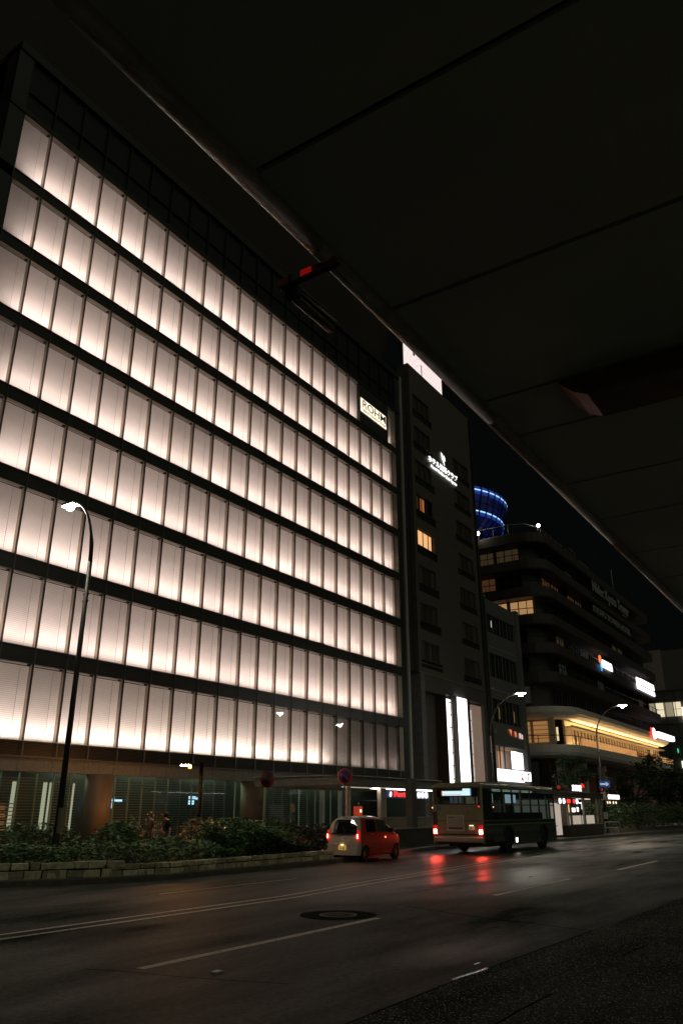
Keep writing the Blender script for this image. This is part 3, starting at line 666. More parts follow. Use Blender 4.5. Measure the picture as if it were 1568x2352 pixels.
# podium
M_pod = mat('podium_white', (.74,.70,.63), .6, noise=.08, nscale=1)
b = MB().use(M_pod)
def podring(z0, z1, o, zi=None, oi=None):
    A = rrect(88-o,27.6-o,142.2+o*.5,60,4.2+o)
    if zi is None: b.prism(A, z0, z1); return
    Bp = rrect(88-oi,27.6-oi,142.2+oi*.5,60,4.2+oi); n = len(A)
    b.add([(x,y,z0) for x,y in A]+[(x,y,zi) for x,y in Bp], [(i,(i+1)%n,n+(i+1)%n,n+i) for i in range(n)])
b.smooth = False
podring(12.35,12.95,0)
podring(12.35,0,0, 12.05,-.22); podring(12.05,0,-.22, 11.75,-.65); podring(11.75,0,-.65, 11.60,-1.25)
b.build('fascia', th, fixn=False)
b = MB().use(M_pod); podring(7.95,8.75,0); podring(7.95,0,0, 7.6,-.2); podring(7.6,0,-.2, 7.35,-1.0); podring(7.35,0,-1.0, 7.3,-3.2)
b.build('balcony_slab', th, fixn=False)
M_wl = lamp_mat('warm_strip', (1,.62,.26), 60)
b = MB().use(M_wl)
for a in range(93,141,4): b.quad((a,29.05,11.0),(a+3.9,29.05,11.0),(a+3.9,28.93,11.0),(a,28.93,11.0))
b.build('cove_light', th, fixn=False)
b = MB().use(mat('cove_trough', (.3,.26,.2), .6)); b.box(92.2,141,28.75,29.5,10.90,10.97); b.box(92.2,141,28.70,28.749,10.90,11.12); b.build('cove', th)
b = MB().use(mat('podium_wall', (.56,.48,.34), .6)); b.box(92.5,141,29.6,29.8,8.7,11.7); b.box(89.6,89.75,29.8,45,8.7,11.7); b.build('podium_wall', th)
for k in range(40):
    x = 95+k*1.35
    if x > 140.2: break
    if k % 11 == 7: continue
    pw = MB().use(mat('podium_fin', (.62,.52,.36), .5)); pw.box(x,x+.62,29.52,29.599,8.9,10.89); pw.build('fin', th)
    pd = MB().use(mat('podium_gap', (.03,.02,.015), .3)); pd.box(x+.70,x+1.28,29.56,29.597,9.0,10.8); pd.build('narrow_window', th)
b = MB().use(lamp_mat('podium_soft_light', (1,.62,.28), 34)); b.box(93,140.5,28.75,28.85,8.77,8.81); b.build('floor_light', th)
sd = MB().use(lamp_mat('side_window_amber', (1,.48,.16), .30))
for j in range(2):
    y0 = 30.6+j*2.1
    for q in range(5): sd.box(89.5,89.58,y0,y0+1.7,9.1+q*.48,9.48+q*.48)
sd.build('side_window', th)
sd = MB().use(lamp_mat('sconce', (1,.75,.40), .9)); sd.box(89.9,90.0,29.55,29.75,9.2,10.7); sd.build('sconce', th)
# balustrade: lattice panels along the balcony, bars given an amber glow in themselves
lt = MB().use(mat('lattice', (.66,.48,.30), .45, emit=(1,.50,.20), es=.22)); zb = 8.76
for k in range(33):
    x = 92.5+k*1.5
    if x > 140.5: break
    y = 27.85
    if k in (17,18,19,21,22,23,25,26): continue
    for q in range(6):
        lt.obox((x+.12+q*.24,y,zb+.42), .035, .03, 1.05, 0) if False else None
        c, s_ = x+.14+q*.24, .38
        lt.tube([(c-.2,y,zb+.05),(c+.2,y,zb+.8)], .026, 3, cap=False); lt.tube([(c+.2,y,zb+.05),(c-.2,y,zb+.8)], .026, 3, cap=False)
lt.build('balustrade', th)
lt = MB().use(mat('copper_panel', (.45,.22,.10), .5, emit=(1,.40,.14), es=.10))  # solid panels carry an added amber glow too
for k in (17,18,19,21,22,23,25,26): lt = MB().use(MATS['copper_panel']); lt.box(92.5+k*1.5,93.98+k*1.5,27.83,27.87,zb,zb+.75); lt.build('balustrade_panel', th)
rr = MB().use(M_dark); rr.tube([(88.2,45,9.75),(88.2,32,9.75),(88.9,29.6,9.75),(90.4,28.2,9.75),(92.4,27.85,9.75),(141,27.85,9.65)], .05, 5)
for p in ((88.2,40),(88.2,37.5),(88.2,35),(88.2,33),(88.3,31.4),(89.4,29.1),(91.2,27.95),(92.4,27.85)): rr.tube([(p[0],p[1],8.7),(p[0],p[1],9.75)], .045, 4)
rr.build('handrail', th)
# street storeys under the podium
b = MB().use(mat('street_wall', (.05,.03,.022), .6, noise=.3)); b.box(90,141,31.0,32,.15,7.3)
b.use(mat('street_panel', (.42,.36,.26), .6, noise=.15)); b.box(92.6,98.7,30.75,30.95,.15,6.3); b.use(mat('maroon_panel', (.26,.09,.055), .6, noise=.2)); b.box(100.2,106.9,30.75,30.95,.15,6.1); b.box(109.2,139,30.75,30.95,.15,5.8)
b.use(mat('ledge_pale', (.45,.36,.27), .5)); b.box(92.4,98.8,30.5,30.74,6.3,6.5); b.box(100.2,106.9,30.5,30.74,6.1,6.25); b.box(109.2,120,30.5,30.74,5.8,5.95); b.build('street_front', th)
for x in (91.3, 99.2, 107.6):
    c = MB().use(mat('copper_column', (.75,.60,.50), .5, 0, noise=.2)); c.box(x,x+.9,29.7,30.6,.15,7.25); c.use(M_black); c.box(x+.1,x+.8,29.68,29.699,5.9,6.5); c.build('column', th)
for k in range(9):
    c = MB().use(mat('balcony_grille', (.12,.13,.12), .5)); 
    if k < 2: c.box(89.2,89.3,32+k*3,34.8+k*3,2.5,7.0); c.build('side_panel', th)
# lettering on the tower hotel
s = thing('rooftop_hotel_sign', 'unlit pale lettering of the upper of two sign lines on the dark tower hotel', 'sign', (117,28.4,31), 'unlit lettering on the tower hotel')
M_let = mat('unlit_letter', (.34,.37,.34), .5)
b = MB().use(M_let); b.fit('Nidec Kyoto Tower', 107.2, 126.8, 30.1, 32.2, FRONT(0,28.3,0), .05, .02); b.use(M_dark); b.box(107,127,28.36,28.49,30.0,30.1); b.build('lettering', s)
s = thing('tower_hotel_sign', 'unlit capital lettering of the lower sign line on the dark tower hotel', 'sign', (117,28.4,27.5), 'unlit lettering on the tower hotel')
b = MB().use(M_let); b.fit('KYOTO TOWER HOTEL', 106.3, 126.3, 27.5, 28.4, FRONT(0,28.3,0), .05, .01); b.use(M_dark); b.box(106,127,28.36,28.49,27.35,27.45); b.build('lettering', s)
def blob_sign(mb, x0, x1, z0, z1, y, n):
    wd = (x1-x0)/n
    for k in range(n):
        a = x0+k*wd; h = (z1-z0)
        mb.tube([(a+wd*.5,y,z0+.1*h),(a+wd*.5,y,z1-.12*h)], wd*.40, 8); mb.box(a+wd*.1,a+wd*.95,y-.05,y,z0+.05*h,z0+.22*h)
s = thing('dental_sign', 'small white glowing sign with an orange and blue drop mark on the tower hotel', 'sign', (110,28.4,20.5))
b = MB().use(lamp_mat('glow_white', (.97,.95,1), 2.2)); b.box(107.3,112.3,28.25,28.35,19.95,20.7)
for k in range(7): b.cyl((107.7+k*.68,28.22,20.75), .26, .1, 10, 'y')
b.build('letters', s)
b = MB().use(lamp_mat('glow_orange', (1,.16,.04), 1.6)); b.cyl((106.55,28.25,20.95), .48, .1, 14, 'y'); b.box(106.07,106.6,28.25,28.35,20.4,20.95); b.use(lamp_mat('glow_cyan', (.05,.45,1), 1.2)); b.add([(106.1,28.25,20.3),(106.75,28.25,20.3),(107.05,28.25,19.3),(106.3,28.25,19.3)], [(0,1,2,3)]); b.build('drop_mark', s)
s = thing('white_wall_sign', 'brilliant white two-line sign near the right end of the tower hotel', 'sign', (132,28.4,20))
b = MB().use(lamp_mat('glow_white', (.97,.95,1), 2.2)); b.box(126.0,128.0,28.2,28.4,19.3,21.1); b.box(128.3,137.4,28.2,28.4,20.2,21.2); b.box(128.3,137.4,28.2,28.4,19.3,20.0); b.build('light_box', s, bevel=.12)
s = thing('red_edged_sign', 'white glowing letters with a red outlined mark over the warm podium', 'sign', (133,27.4,13))
b = MB().use(lamp_mat('glow_red', (1,.03,.02), 1.4)); b.box(126.6,129.5,27.3,27.4,12.0,13.5); b.use(lamp_mat('glow_white', (.97,.95,1), 2.2)); b.cyl((128.1,27.2,12.7), .85, .1, 16, 'y'); b.box(127.4,128.9,27.2,27.28,12.0,13.0)
blob_sign(b, 129.8, 141.5, 12.3, 13.25, 27.3, 11); b.build('letters', s)

# ================================================================= observation tower
tw = thing('observation_tower', 'round blue glowing observation deck of a tower rising behind the roofs', 'tower', (138.5,67.4,0))
C = (138.5,67.4)
b = MB().use(mat('tower_shaft', (.3,.3,.32), .5)); b.lathe(C, [(3.4,20),(3.0,50),(3.2,52)], 24); b.build('shaft', tw)
def blue_mat():
    m = lamp_mat('deck_glass_blue', (.03,.06,.6), .1); nt = m.node_tree; bs = nt.nodes['Principled BSDF']
    tc = nd(nt,'ShaderNodeTexCoord'); n = nd(nt,'ShaderNodeTexNoise'); n.inputs['Scale'].default_value = .55; n.inputs['Detail'].default_value = 4; nt.links.new(tc.outputs['Object'], n.inputs['Vector'])
    cr = nd(nt,'ShaderNodeValToRGB'); cr.color_ramp.elements[0].position = .36; cr.color_ramp.elements[0].color = (.004,.006,.03,1); cr.color_ramp.elements[1].position = .62; cr.color_ramp.elements[1].color = (.03,.07,.70,1)
    nt.links.new(n.outputs['Fac'], cr.inputs[0]); nt.links.new(cr.outputs[0], bs.inputs['Emission Color']); bs.inputs['Emission Strength'].default_value = .06; bs.inputs['Roughness'].default_value = .2; return m
b = MB().use(blue_mat()); b.lathe(C, [(4.2,50.3),(9.5,52.2),(13.75,56.1),(14.6,59.0),(14.85,60.1),(14.7,61.3)], 72); b.build('deck_glass', tw)
b = MB().use(mat('tower_roof', (.2,.2,.22), .5)); b.lathe(C, [(14.7,61.3),(13.5,61.7),(6,63),(0.01,64)], 48); b.build('deck_roof', tw)
b = MB().use(M_dark)
for k in range(48):
    a = (k+.5)*math.pi*2/48; e = lambda r, z: (C[0]+r*math.cos(a), C[1]+r*math.sin(a), z)
    b.tube([e(4.3,50.2),e(9.6,52.1),e(13.9,56.0),e(14.75,59),e(15.0,60.1),e(14.85,61.3)], .13, 4)
for r, z in ((14.35,58),(11.9,54.3),(10.6,53.2)): b.lathe(C, [(r,z),(r+.14,z+.06),(r+.05,z+.14)], 48)
b.build('rib', tw)
for (r, z, nm) in ((15.02,60.35,'upper'),(14.0,56.35,'lower')):
    b = MB().use(lamp_mat('ring_cyan', (.35,.66,1.0), 1.5)); b2 = MB().use(lamp_mat('ring_blue', (.03,.11,.75), .30))
    for k in range(48):
        a0, a1 = (k+.62)*math.pi*2/48, (k+1.38)*math.pi*2/48
        for mb, h0, h1, rr_ in ((b,-.13,.13,r+.03),(b2,-.85,.75,r-.12)):
            mb.quad(*[(C[0]+rr_*math.cos(a), C[1]+rr_*math.sin(a), z+h) for a, h in ((a0,h0),(a1,h0),(a1,h1),(a0,h1))])
    o1 = b.build('ring_light', tw, fixn=False); b2.build('ring_glow', o1, shift=(C[0],C[1],0), fixn=False).location = (0,0,0)

# small floodlights
for (x, y, z, lb, r) in ((86.6,36.4,34.6,'round bright floodlight by the hotel tower, in front of the blue deck',.30),(90.2,29.6,35.4,'bright floodlight on the rounded corner of the tower hotel roof',.22)):
    f = thing('roof_floodlight', lb, 'floodlight', (x,y,z-1), 'floodlights on the tower hotel roof')
    b = MB().use(lamp_mat('flood', (1,.93,.72), 25)); b.lathe((x,y), [(.01,z-r),(r*.7,z-r*.7),(r,z),(r*.7,z+r*.7),(.01,z+r)], 12); b.build('lamp', f)
    b = MB().use(M_dark); b.tube([(x+.2,y+.2,z-1.3),(x+.2,y+.2,z)], .05, 5); b.build('stand', f)

# ================================================================= buildings at the far right
fb = thing('pinkish_tower_block', 'plain pinkish concrete tower block beyond the right end of the tower hotel', 'building', (175,33,0))
b = MB().use(mat('pink_concrete', (.42,.33,.29), .7, noise=.1)); b.box(175,176,33.8,37.5,24.4,33.8); b.use(mat('grey_concrete2', (.16,.15,.14), .7)); b.box(175.3,200,10,33.8,24.6,33.6); b.box(176,200,33.8,37.5,0,33.6); b.build('wall', fb)
fb = thing('glass_shopping_building', 'grey building with a green glass band and a few lit panes at the right edge', 'building', (173,30,0))
b = MB().use(mat('grey_cladding', (.14,.14,.125), .6, noise=.15)); b.box(174,174.9,10,37.3,0,18.2); b.box(174.2,174.9,10,37.3,18.2,25); b.build('wall', fb)
b = MB().use(mat('green_frame', (.08,.11,.09), .4, .4))
for y in range(20,38,2): b.box(173.86,173.99,y,y+.12,2,25)
for z in (5,8.6,12,15.4,18.2,22.8,25): b.box(173.8,174.1,12,37.3,z,z+.14)
b.build('frame', fb)
CP, CD, CWh = lamp_mat('cream_pane', (1,.86,.60), .85), lamp_mat('cream_pane_dim', (.9,.78,.5), .30), lamp_mat('cream_white', (1,.92,.75), 1.5)
for m, bx in ((CP,(173.9,173.98,34.4,35.9,19.8,21.15)),(CP,(173.9,173.98,34.4,35.9,21.25,22.6)),(CP,(173.9,173.98,31.0,32.4,19.8,21.15)),(CP,(173.9,173.98,31.0,32.4,21.25,22.6)),(CD,(173.9,173.98,36.1,37.2,19.8,22.6)),(CD,(173.9,173.98,32.6,34.2,19.8,22.6)),(CWh,(173.7,173.85,27,30.9,18.0,21.5)),(lamp_mat('green_signal', (.1,.9,.4), .8),(173.6,173.7,32.7,32.9,12.6,13.4)),(CWh,(173.6,173.7,32.2,32.45,9.6,11.0))):
    b = MB().use(m); b.box(*bx); b.build('lit_pane', fb)
fb = thing('shop_row_building', 'low row of lit shop fronts behind the street trees at the far right', 'building', (150,24,0))
b = MB().use(mat('shop_wall', (.10,.08,.06), .7)); b.box(150,172,18,27,.1,5.2); b.build('wall', fb)
for (y, z, wy, hz, c, e_) in ((22.9,1.6,1.9,2.1,(1,.93,.92),2.2),(21.6,1.7,.5,1.3,(1,.1,.05),1.4),(20.7,1.7,.55,1.5,(1,.95,1),2),(19.9,2.2,.9,.9,(.3,.6,1),1.2),(26.2,2.2,.6,1.6,(1,.6,.15),.6),(18.6,1.2,1.2,1.4,(1,.5,.2),.35)):
    b = MB().use(lamp_mat('shop_%d' % int(y*10), c, e_)); b.box(149.8,149.95,y-wy/2,y+wy/2,z,z+hz); b.build('shop_window', fb)

# ================================================================= trees
LEAF = mat('tree_leaf', (.060,.100,.040), .55, noise=.4, nscale=.8)
LEAF2 = mat('hedge_leaf', (.090,.190,.060), .5, noise=.5, nscale=1.5)
LEAF3 = mat('dry_leaf', (.14,.12,.045), .55, noise=.4, nscale=1.5)
BARK = mat('bark', (.06,.045,.03), .8)
def leaves(mb, n, fn, s):
    for _ in range(n):
        p = fn(); a = random.uniform(0, 6.28); t = random.uniform(-1.1, 1.1); q = s*random.uniform(.6, 1.4)
        u = Vector((math.cos(a), math.sin(a), 0))*q; v = Vector((-math.sin(a)*math.cos(t), math.cos(a)*math.cos(t), math.sin(t)))*q*.55
        mb.add([p-u, p-v*.9, p+u, p+v*.9], [(0,1,2,3)])
def clumps(c, R_, n, r, zs=1.0):
    out = []
    for _ in range(n):
        while True:
            d = Vector((random.uniform(-1,1), random.uniform(-1,1), random.uniform(-1,1)))
            if .25 < d.length < 1: break
        out.append((Vector(c)+Vector((d.x*R_, d.y*R_, d.z*R_*zs)), r*random.uniform(.6,1.3)))
    return out
def tree(label, x, y, h, R_, n=2600, s=.17, group='street trees by the tower hotel', m=None):
    t = thing('street_tree', label, 'tree', (x,y,.15), group)
    c = (x, y, h-R_*1.0); cl = clumps(c, R_, 26, R_*.33, 1.05)
    b = MB().use(m or LEAF)
    def fn():
        k, r = random.choice(cl)
        d = Vector((random.gauss(0,.5), random.gauss(0,.5), random.gauss(0,.42)))*r
        return k+d
    leaves(b, n, fn, s); b.build('crown', t, fixn=False)
    b = MB().use(BARK); b.tube([(x,y,.1),(x+.06,y,h*.3),(x,y+.1,h-R_*1.2),(x,y,h-R_*.5)], [.16,.13,.10,.04], 8)
    for k in range(6):
        e = random.choice(cl)[0]; b.tube([(x,y,h*.35+k*.15),((x+e.x)/2,(y+e.y)/2,(h*.4+e.z)/2+.2),tuple(e)], [.07,.05,.02], 5)
    b.build('trunk', t)
tree('dark tree between the grey block and the first copper column', 83.5,26.5,7.4,2.3)
tree('tallest dark round-headed street tree in the middle of the row at the right', 104,22.5,7.9,2.9,3600,.19)
tree('nearest left tree of the row at the right, beside the blue arrow sign', 93,22.8,6.4,2.4,3000,.18)
tree('dark street tree just right of the tallest one', 106,20.2,6.6,2.6,3000,.19)
tree('lower dark street tree with shop lights showing under it', 108,18.6,6.0,2.4,2800,.19)
tree('street tree cut by the right edge of the picture', 104,16.6,5.8,2.4,2800,.19)
tree('small pale-lit bushy tree behind the broad hedge by the shops', 122,22.5,5.0,2.2,2200,.2)
def hedge(name, label, poly, z0, z1, n, s, m, group=None, cat='hedge', kind=None, wob=.3):
    """poly: list of (x, y, halfdepth) along the hedge"""
    b = MB().use(m)
    seg = [(poly[i], poly[i+1]) for i in range(len(poly)-1)]; L = [math.hypot(q[0]-p[0], q[1]-p[1]) for p, q in seg]
    ph = random.uniform(0, 6)
    def fn():
        p, q = random.choices(seg, L)[0]; t = random.random(); x = p[0]+(q[0]-p[0])*t; y = p[1]+(q[1]-p[1])*t; hd = p[2]+(q[2]-p[2])*t
        v = random.uniform(-1,1); top = z0+(z1-z0)*(1-.35*abs(v)**3)+wob*(math.sin(x*2.3+ph)+math.sin(x*5.1+y*3+ph*2)*.6)*.5
        uu = random.random()**.45
        return Vector((x+random.gauss(0,.06), y+v*hd, z0+(top-z0)*uu))
    leaves(b, n, fn, s)
    o = b.build(name, None, shift=(poly[0][0],poly[0][1],z0), fixn=False)
    if kind: o['kind'] = kind; o['label'] = label; o['category'] = cat
    else: tag(o, label, cat, group)
    return o
hedge('hedge', 'broad dark green hedge filling the verge from the kiosk to the right edge', [(66,20.2,1.2),(80,19.3,2),(98,18.3,2.4),(125,17,2.5)], .2, 2.3, 14000, .15, mat('verge_leaf', (.075,.12,.04), .6, noise=.5, nscale=.4), wob=.5)
hedge('bush', 'loose green bush just past the front of the bus', [(49,19.0,.7),(53.5,19.0,.8)], .15, 1.25, 2600, .08, LEAF2, 'bushes on the far pavement', 'bush')

# ================================================================= planter with stone wall and shrubs
PL = [(2,22.6),(8,21.85),(13.8,19.95),(15,19.2),(16.3,18.5),(18.1,17.95),(26.6,18.0)]
pwl = thing('planter_wall', 'low wall of rough pale stones round the planted bed at the left', 'wall', (13.8,19.95,0))
st = [mat('stone_a', (.50,.45,.29), .8, noise=.45, nscale=7, bump=.5, bscale=30), mat('stone_b', (.32,.29,.19), .8, noise=.35, nscale=9, bump=.5, bscale=30), mat('stone_c', (.60,.55,.36), .8, noise=.3, nscale=9, bump=.5, bscale=30)]
b = MB()
for (p, q) in zip(PL, PL[1:]):
    L = math.hypot(q[0]-p[0], q[1]-p[1]); dx, dy = (q[0]-p[0])/L, (q[1]-p[1])/L; ang = math.atan2(dy, dx)
    for row, (z0, z1) in enumerate(((.14,.36),(.37,.56))):
        t = random.uniform(-.2,0)
        while t < L:
            w_ = random.uniform(.22,.52); b.use(random.choice(st)); hh = (z1-z0)-random.uniform(.01,.03); fz = .75 if p[0] >= 16 else 1
            c = (p[0]+dx*(t+w_/2), p[1]+dy*(t+w_/2)+random.uniform(0,.04), .14+((z0+z1)/2-.14)*fz)
            # an irregular block: jittered corners
            M = Matrix.Translation(c) @ Matrix.Rotation(ang, 4, 'Z'); j = lambda: random.uniform(-.022,.022)
            sx, sy, sz = (w_-.025)/2, .14, hh*fz/2
            vs = [M @ Vector((a*sx+j(), q_*sy+j()*.6, d*sz+j()*.6)) for d in (-1,1) for a, q_ in ((-1,-1),(1,-1),(1,1),(-1,1))]
            b.add(vs, [(0,3,2,1),(4,5,6,7),(0,1,5,4),(1,2,6,5),(2,3,7,6),(3,0,4,7)]); t += w_
b.build('stones', pwl, bevel=.018)
b = MB().use(mat('mortar', (.035,.03,.022), .9))
for p, q in zip(PL, PL[1:]): b.add([(p[0],p[1]-.05,.1),(q[0],q[1]-.05,.1),(q[0],q[1]-.05,.44),(p[0],p[1]-.05,.44),(p[0],p[1]+.2,.44),(q[0],q[1]+.2,.44)], [(0,1,2,3),(3,2,5,4)])
b.build('mortar', pwl, fixn=False)
b = MB().use(mat('planter_curb', (.10,.09,.07), .7, noise=.3))
for p, q in zip(PL, PL[1:]): b.add([(p[0],p[1]-.28,.0),(q[0],q[1]-.28,.0),(q[0],q[1]-.28,.13),(p[0],p[1]-.28,.13),(p[0],p[1],.13),(q[0],q[1],.13)], [(0,1,2,3),(3,2,5,4)])
b.build('curb', pwl, fixn=False)
b = MB().use(mat('soil', (.03,.022,.015), .9)); b.add([(2,22.7,.4),(8,22,.4),(13.8,20.1,.4),(16.3,18.65,.35),(18.1,18.1,.33),(26.6,18.1,.33),(26.6,22,.3),(14,24,.3),(2,26,.3)], [tuple(range(9))]); struct('planter_soil', b, fixn=False)
gc = hedge('ground_cover', 'dense dark green ground cover plants over the planted bed', [(6,23.6,1.3),(13.8,21.4,1.3),(16.3,20.2,1.5),(18.3,19.7,1.5),(22,19.6,1.4)], .35, .96, 26000, .062, LEAF2, cat='ground cover', kind='stuff', wob=.16)
bush_specs = [
 ('dark loose bush behind the bed at the foot of the first bronze column', [(19.0,22.2,.8),(20.5,22.3,.7)], 1.45, 2000, LEAF2),
 ('thin dark bush at the left end of the bed beside the tall lamp post', [(15.6,22.9,.6),(18.2,22.7,.7)], 1.45, 1900, LEAF2),
 ('broad clipped hedge lit amber along its top beside the walkers', [(22.6,21.2,.9),(24.8,21.1,1.0)], 1.50, 3800, mat('amber_tint_hedge', (.11,.13,.045), .5, noise=.5, nscale=2)),  # leaf green warmed to put the amber lamp light in the colour
 ('large rounded dark bush left of the round red sign post', [(21.2,19.4,1.0),(24.9,19.4,1.1)], 1.52, 6500, LEAF2),
 ('low brownish shrub between the red sign post and the car', [(25.2,19.9,.8),(27.2,20.2,.8)], 1.05, 1900, LEAF3),
 ('dark clipped bush right behind the car', [(27.4,20.4,.8),(29.8,20.4,.8)], 1.25, 2400, mat('dark_leaf', (.03,.045,.02), .6, noise=.4, nscale=2)),
 ('low dark planting in the kerb bed behind the car', [(22.3,18.4,.35),(26.6,18.5,.35)], .75, 2600, mat('dark_leaf', (.03,.045,.02)))]
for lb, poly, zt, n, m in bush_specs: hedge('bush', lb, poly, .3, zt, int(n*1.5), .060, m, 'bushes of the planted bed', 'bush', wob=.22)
# tall feathery plants by the low lamp
for k, (x, y, z, lb) in enumerate(((20.9,22.8,1.78,'tall feathery amber-lit plant, leftmost of those by the walkers'),(21.55,22.7,1.78,'amber-lit feathery plant in front of the left walker'),(22.2,22.8,1.86,'tallest amber-lit feathery plant, right in front of the walkers'),(23.3,22.6,1.35,'short amber-lit plant to the right of the walkers'))):
    t = thing('feathery_plant', lb, 'plant', (x,y,.3), 'feathery plants by the walkers')
    b = MB().use(mat('amber_tint_leaf', (.20,.17,.07), .5, noise=.5, nscale=3)); cl = []  # amber lamp light is mixed into the leaf colour
    for q in range(5):
        a = random.uniform(0,6.28); cl.append((x+.22*math.cos(a)*q/4, y+.2*math.sin(a), z-random.uniform(0,.35)))
    def fn():
        c = random.choice(cl); u = random.random(); return Vector((x+(c[0]-x)*u+random.gauss(0,.07*(1.5-u)), y+(c[1]-y)*u+random.gauss(0,.08), .3+(c[2]-.3)*u))
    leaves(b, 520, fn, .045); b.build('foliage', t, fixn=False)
    b = MB().use(BARK)
    for c in cl: b.tube([(x,y,.3),c], .009, 4)
    b.build('stem', t)
# hoops
M_hoop = mat('hoop_steel', (.5,.5,.45), .4, .6)
hp = None
for k, (x, y, lb) in enumerate(((14.05,20.3,'pale steel hoop at the left edge among the ground cover'),(14.95,20.3,'second pale steel hoop from the left among the ground cover'),(15.53,20.3,'third pale steel hoop, near the lamp post'),(16.62,20.3,'rightmost pale steel hoop among the ground cover'))):
    if hp is None:
        b = MB().use(M_hoop); b.tube([(.22*math.cos(math.pi*a/10), 0, .15+.42*math.sin(math.pi*a/10)) for a in range(11)], .025, 6)
        hp = b.build('hoop_rail', None, shift=(0,0,0)); hp.location = (x,y,.3); hp.rotation_euler.z = -.3; tag(hp, lb, 'hoop', 'steel hoops in the planted bed')
    else: dup(hp, (x,y,.3), lb, 'steel hoops in the planted bed')
b = MB().use(mat('grey_box', (.35,.34,.30), .5)); b.box(17.6,18.0,25.2,25.5,.15,1.15); b.box(17.56,18.04,25.16,25.54,1.15,1.19); tag(b.build('utility_box', None, shift=(17.8,25.35,.15)), 'small pale grey cabinet low down at the left edge', 'cabinet')
b = MB().use(mat('lamp_box', (.30,.25,.2), .5)); b.box(17.0,17.2,21.83,21.93,1.2,1.95); b.box(17.02,17.18,21.81,21.829,1.25,1.9); tag(b.build('meter_box', None, shift=(17.1,21.9,1.2)), 'narrow pale box strapped to the tall lamp post', 'box')

# ================================================================= street lamps
def street_lamp(label, x, y, zk, top, reach, sgn, power, zbase=.15, r=.10):
    t = thing('street_lamp', label, 'street lamp', (x,y,zbase), 'tall curved street lamps')
    b = MB().use(M_pole); b.tube([(x,y,zbase),(x,y,zk)], [r,r*.72], 12); b.lathe((x,y), [(r*1.7,zbase),(r*1.7,zbase+.05),(r*1.15,zbase+.5),(r,zbase+.9)], 14)
    for z in (zk-1.2,zk-1.45): b.tube([(x,y-.12,z),(x,y+.12,z)], .05, 6)
    b.build('pole', t)
    b = MB().use(M_pole); pts = []
    for k in range(11):
        a = k/10*math.pi/2*.93; pts.append((x, y+sgn*reach*(1-math.cos(a)), zk+(top-zk)*math.sin(a)))
    b.tube(pts, [r*.72]*3+[r*.5]*8, 8); b.build('arm', t)
    e = pts[-1]; b = MB().use(mat('lamp_housing', (.25,.25,.24), .4, .5)); yy = e[1]+sgn*.28
    b.obox((x,yy,e[2]+.02), .30, .72, .11); h = b.build('lamp_head', t, bevel=.03)
    b = MB().use(lamp_mat('street_led', (1.0,.95,.80), power)); b.obox((x,yy,e[2]-.055), .24, .60, .035); b.lathe((x,yy), [(.01,e[2]-.24),(.10,e[2]-.21),(.15,e[2]-.13),(.15,e[2]-.075)], 14); l = b.build('lens', h, shift=(x,y,zbase)); l.location = (0,0,0)
street_lamp('tall curved street lamp at the left, in front of the glowing office windows', 17.1,22.0,10.17,12.72,1.45,1,330,zbase=.35,r=.105)
street_lamp('curved street lamp rising behind the bus beside the grey block', 52.25,22,6.7,9.45,2.45,-1,850)
street_lamp('curved street lamp carrying the blue arrow sign, before the warm podium', 66.2,18.6,7.4,9.85,2.35,-1,850)
# low pedestrian lamp
M_lpost = mat('lamp_post_black', (.008,.008,.007), .9, spec=0)
t = thing('path_lamp', 'short dark post with a low amber lamp over the walkway', 'lamp', (26.7,25,.15))
b = MB().use(M_lpost); b.tube([(26.7,25,.15),(26.7,25,3.85)], .085, 10); b.tube([(26.7,25,.15),(26.7,25,1.45)], .11, 10); b.build('post', t)
b = MB().use(M_pole); b.tube([(26.7,25,3.72),(26.3,25,3.76),(25.8,25,3.74)], .04, 6); b.box(25.45,25.95,24.9,25.1,3.70,3.78); b.box(25.96,25.98,24.9,25.1,3.56,3.78); b.build('arm', t)  # small end plate added to shade the post from the lens
b = MB().use(lamp_mat('amber_lens', (1,.40,.10), 700)); b.box(25.48,25.92,24.92,25.08,3.66,3.70); b.build('lens', t)

# ================================================================= road signs
M_sr = mat('sign_red', (.45,.03,.02), .4, noise=.15); M_sb = mat('sign_blue', (.02,.05,.32), .4); M_back = mat('sign_back_red', (.16,.025,.015), .5)
def disc(mb, c, r, n, t=.02, nn=28):
    """disc with unit normal n"""
    n = Vector(n).normalized(); c = Vector(c); mb.tube([c, c+n*t], r, nn)
dv = Vector((-.72,-.69,0)).normalized()
t = thing('round_sign_post', 'dark red round road sign on an amber-lit thin post before the hedge', 'road sign', (25.1,20,.3))
dn = Vector((-.95,-.05,0)).normalized(); dn = Vector((-.25,-.97,0)).normalized()
b = MB().use(mat('amber_tint_post', (.30,.22,.13), .5)); b.tube([(25.1,20.05,.3),(25.1,20.05,3.3)], .035, 8); b.build('post', t)  # amber lamp light tinted into the post colour
b = MB().use(M_back); disc(b, (25.1,20.0,3.0), .31, (-.35,-.94,0)); b.use(mat('sign_dark', (.05,.03,.03), .5)); disc(b, (25.09,19.97,3.0), .19, (-.35,-.94,0), .012); b.build('disc', t)
t = thing('no_parking_sign', 'round blue and red no parking sign on a thin dark post above the car', 'road sign', (30.2,19.7,.3))
b = MB().use(M_dark); b.tube([(30.25,19.75,.15),(30.25,19.75,3.5)], .035, 8); b.build('post', t)
n = Vector((-.8,-.6,0)).normalized(); c = Vector((30.2,19.7,3.28)); u = Vector((n.y,-n.x,0))*-1
b = MB().use(M_sr); disc(b, c, .31, n); b.use(mat('sign_rim', (.5,.42,.34), .5)); disc(b, c-n*.01, .325, n, .02); b.build('rim', t)
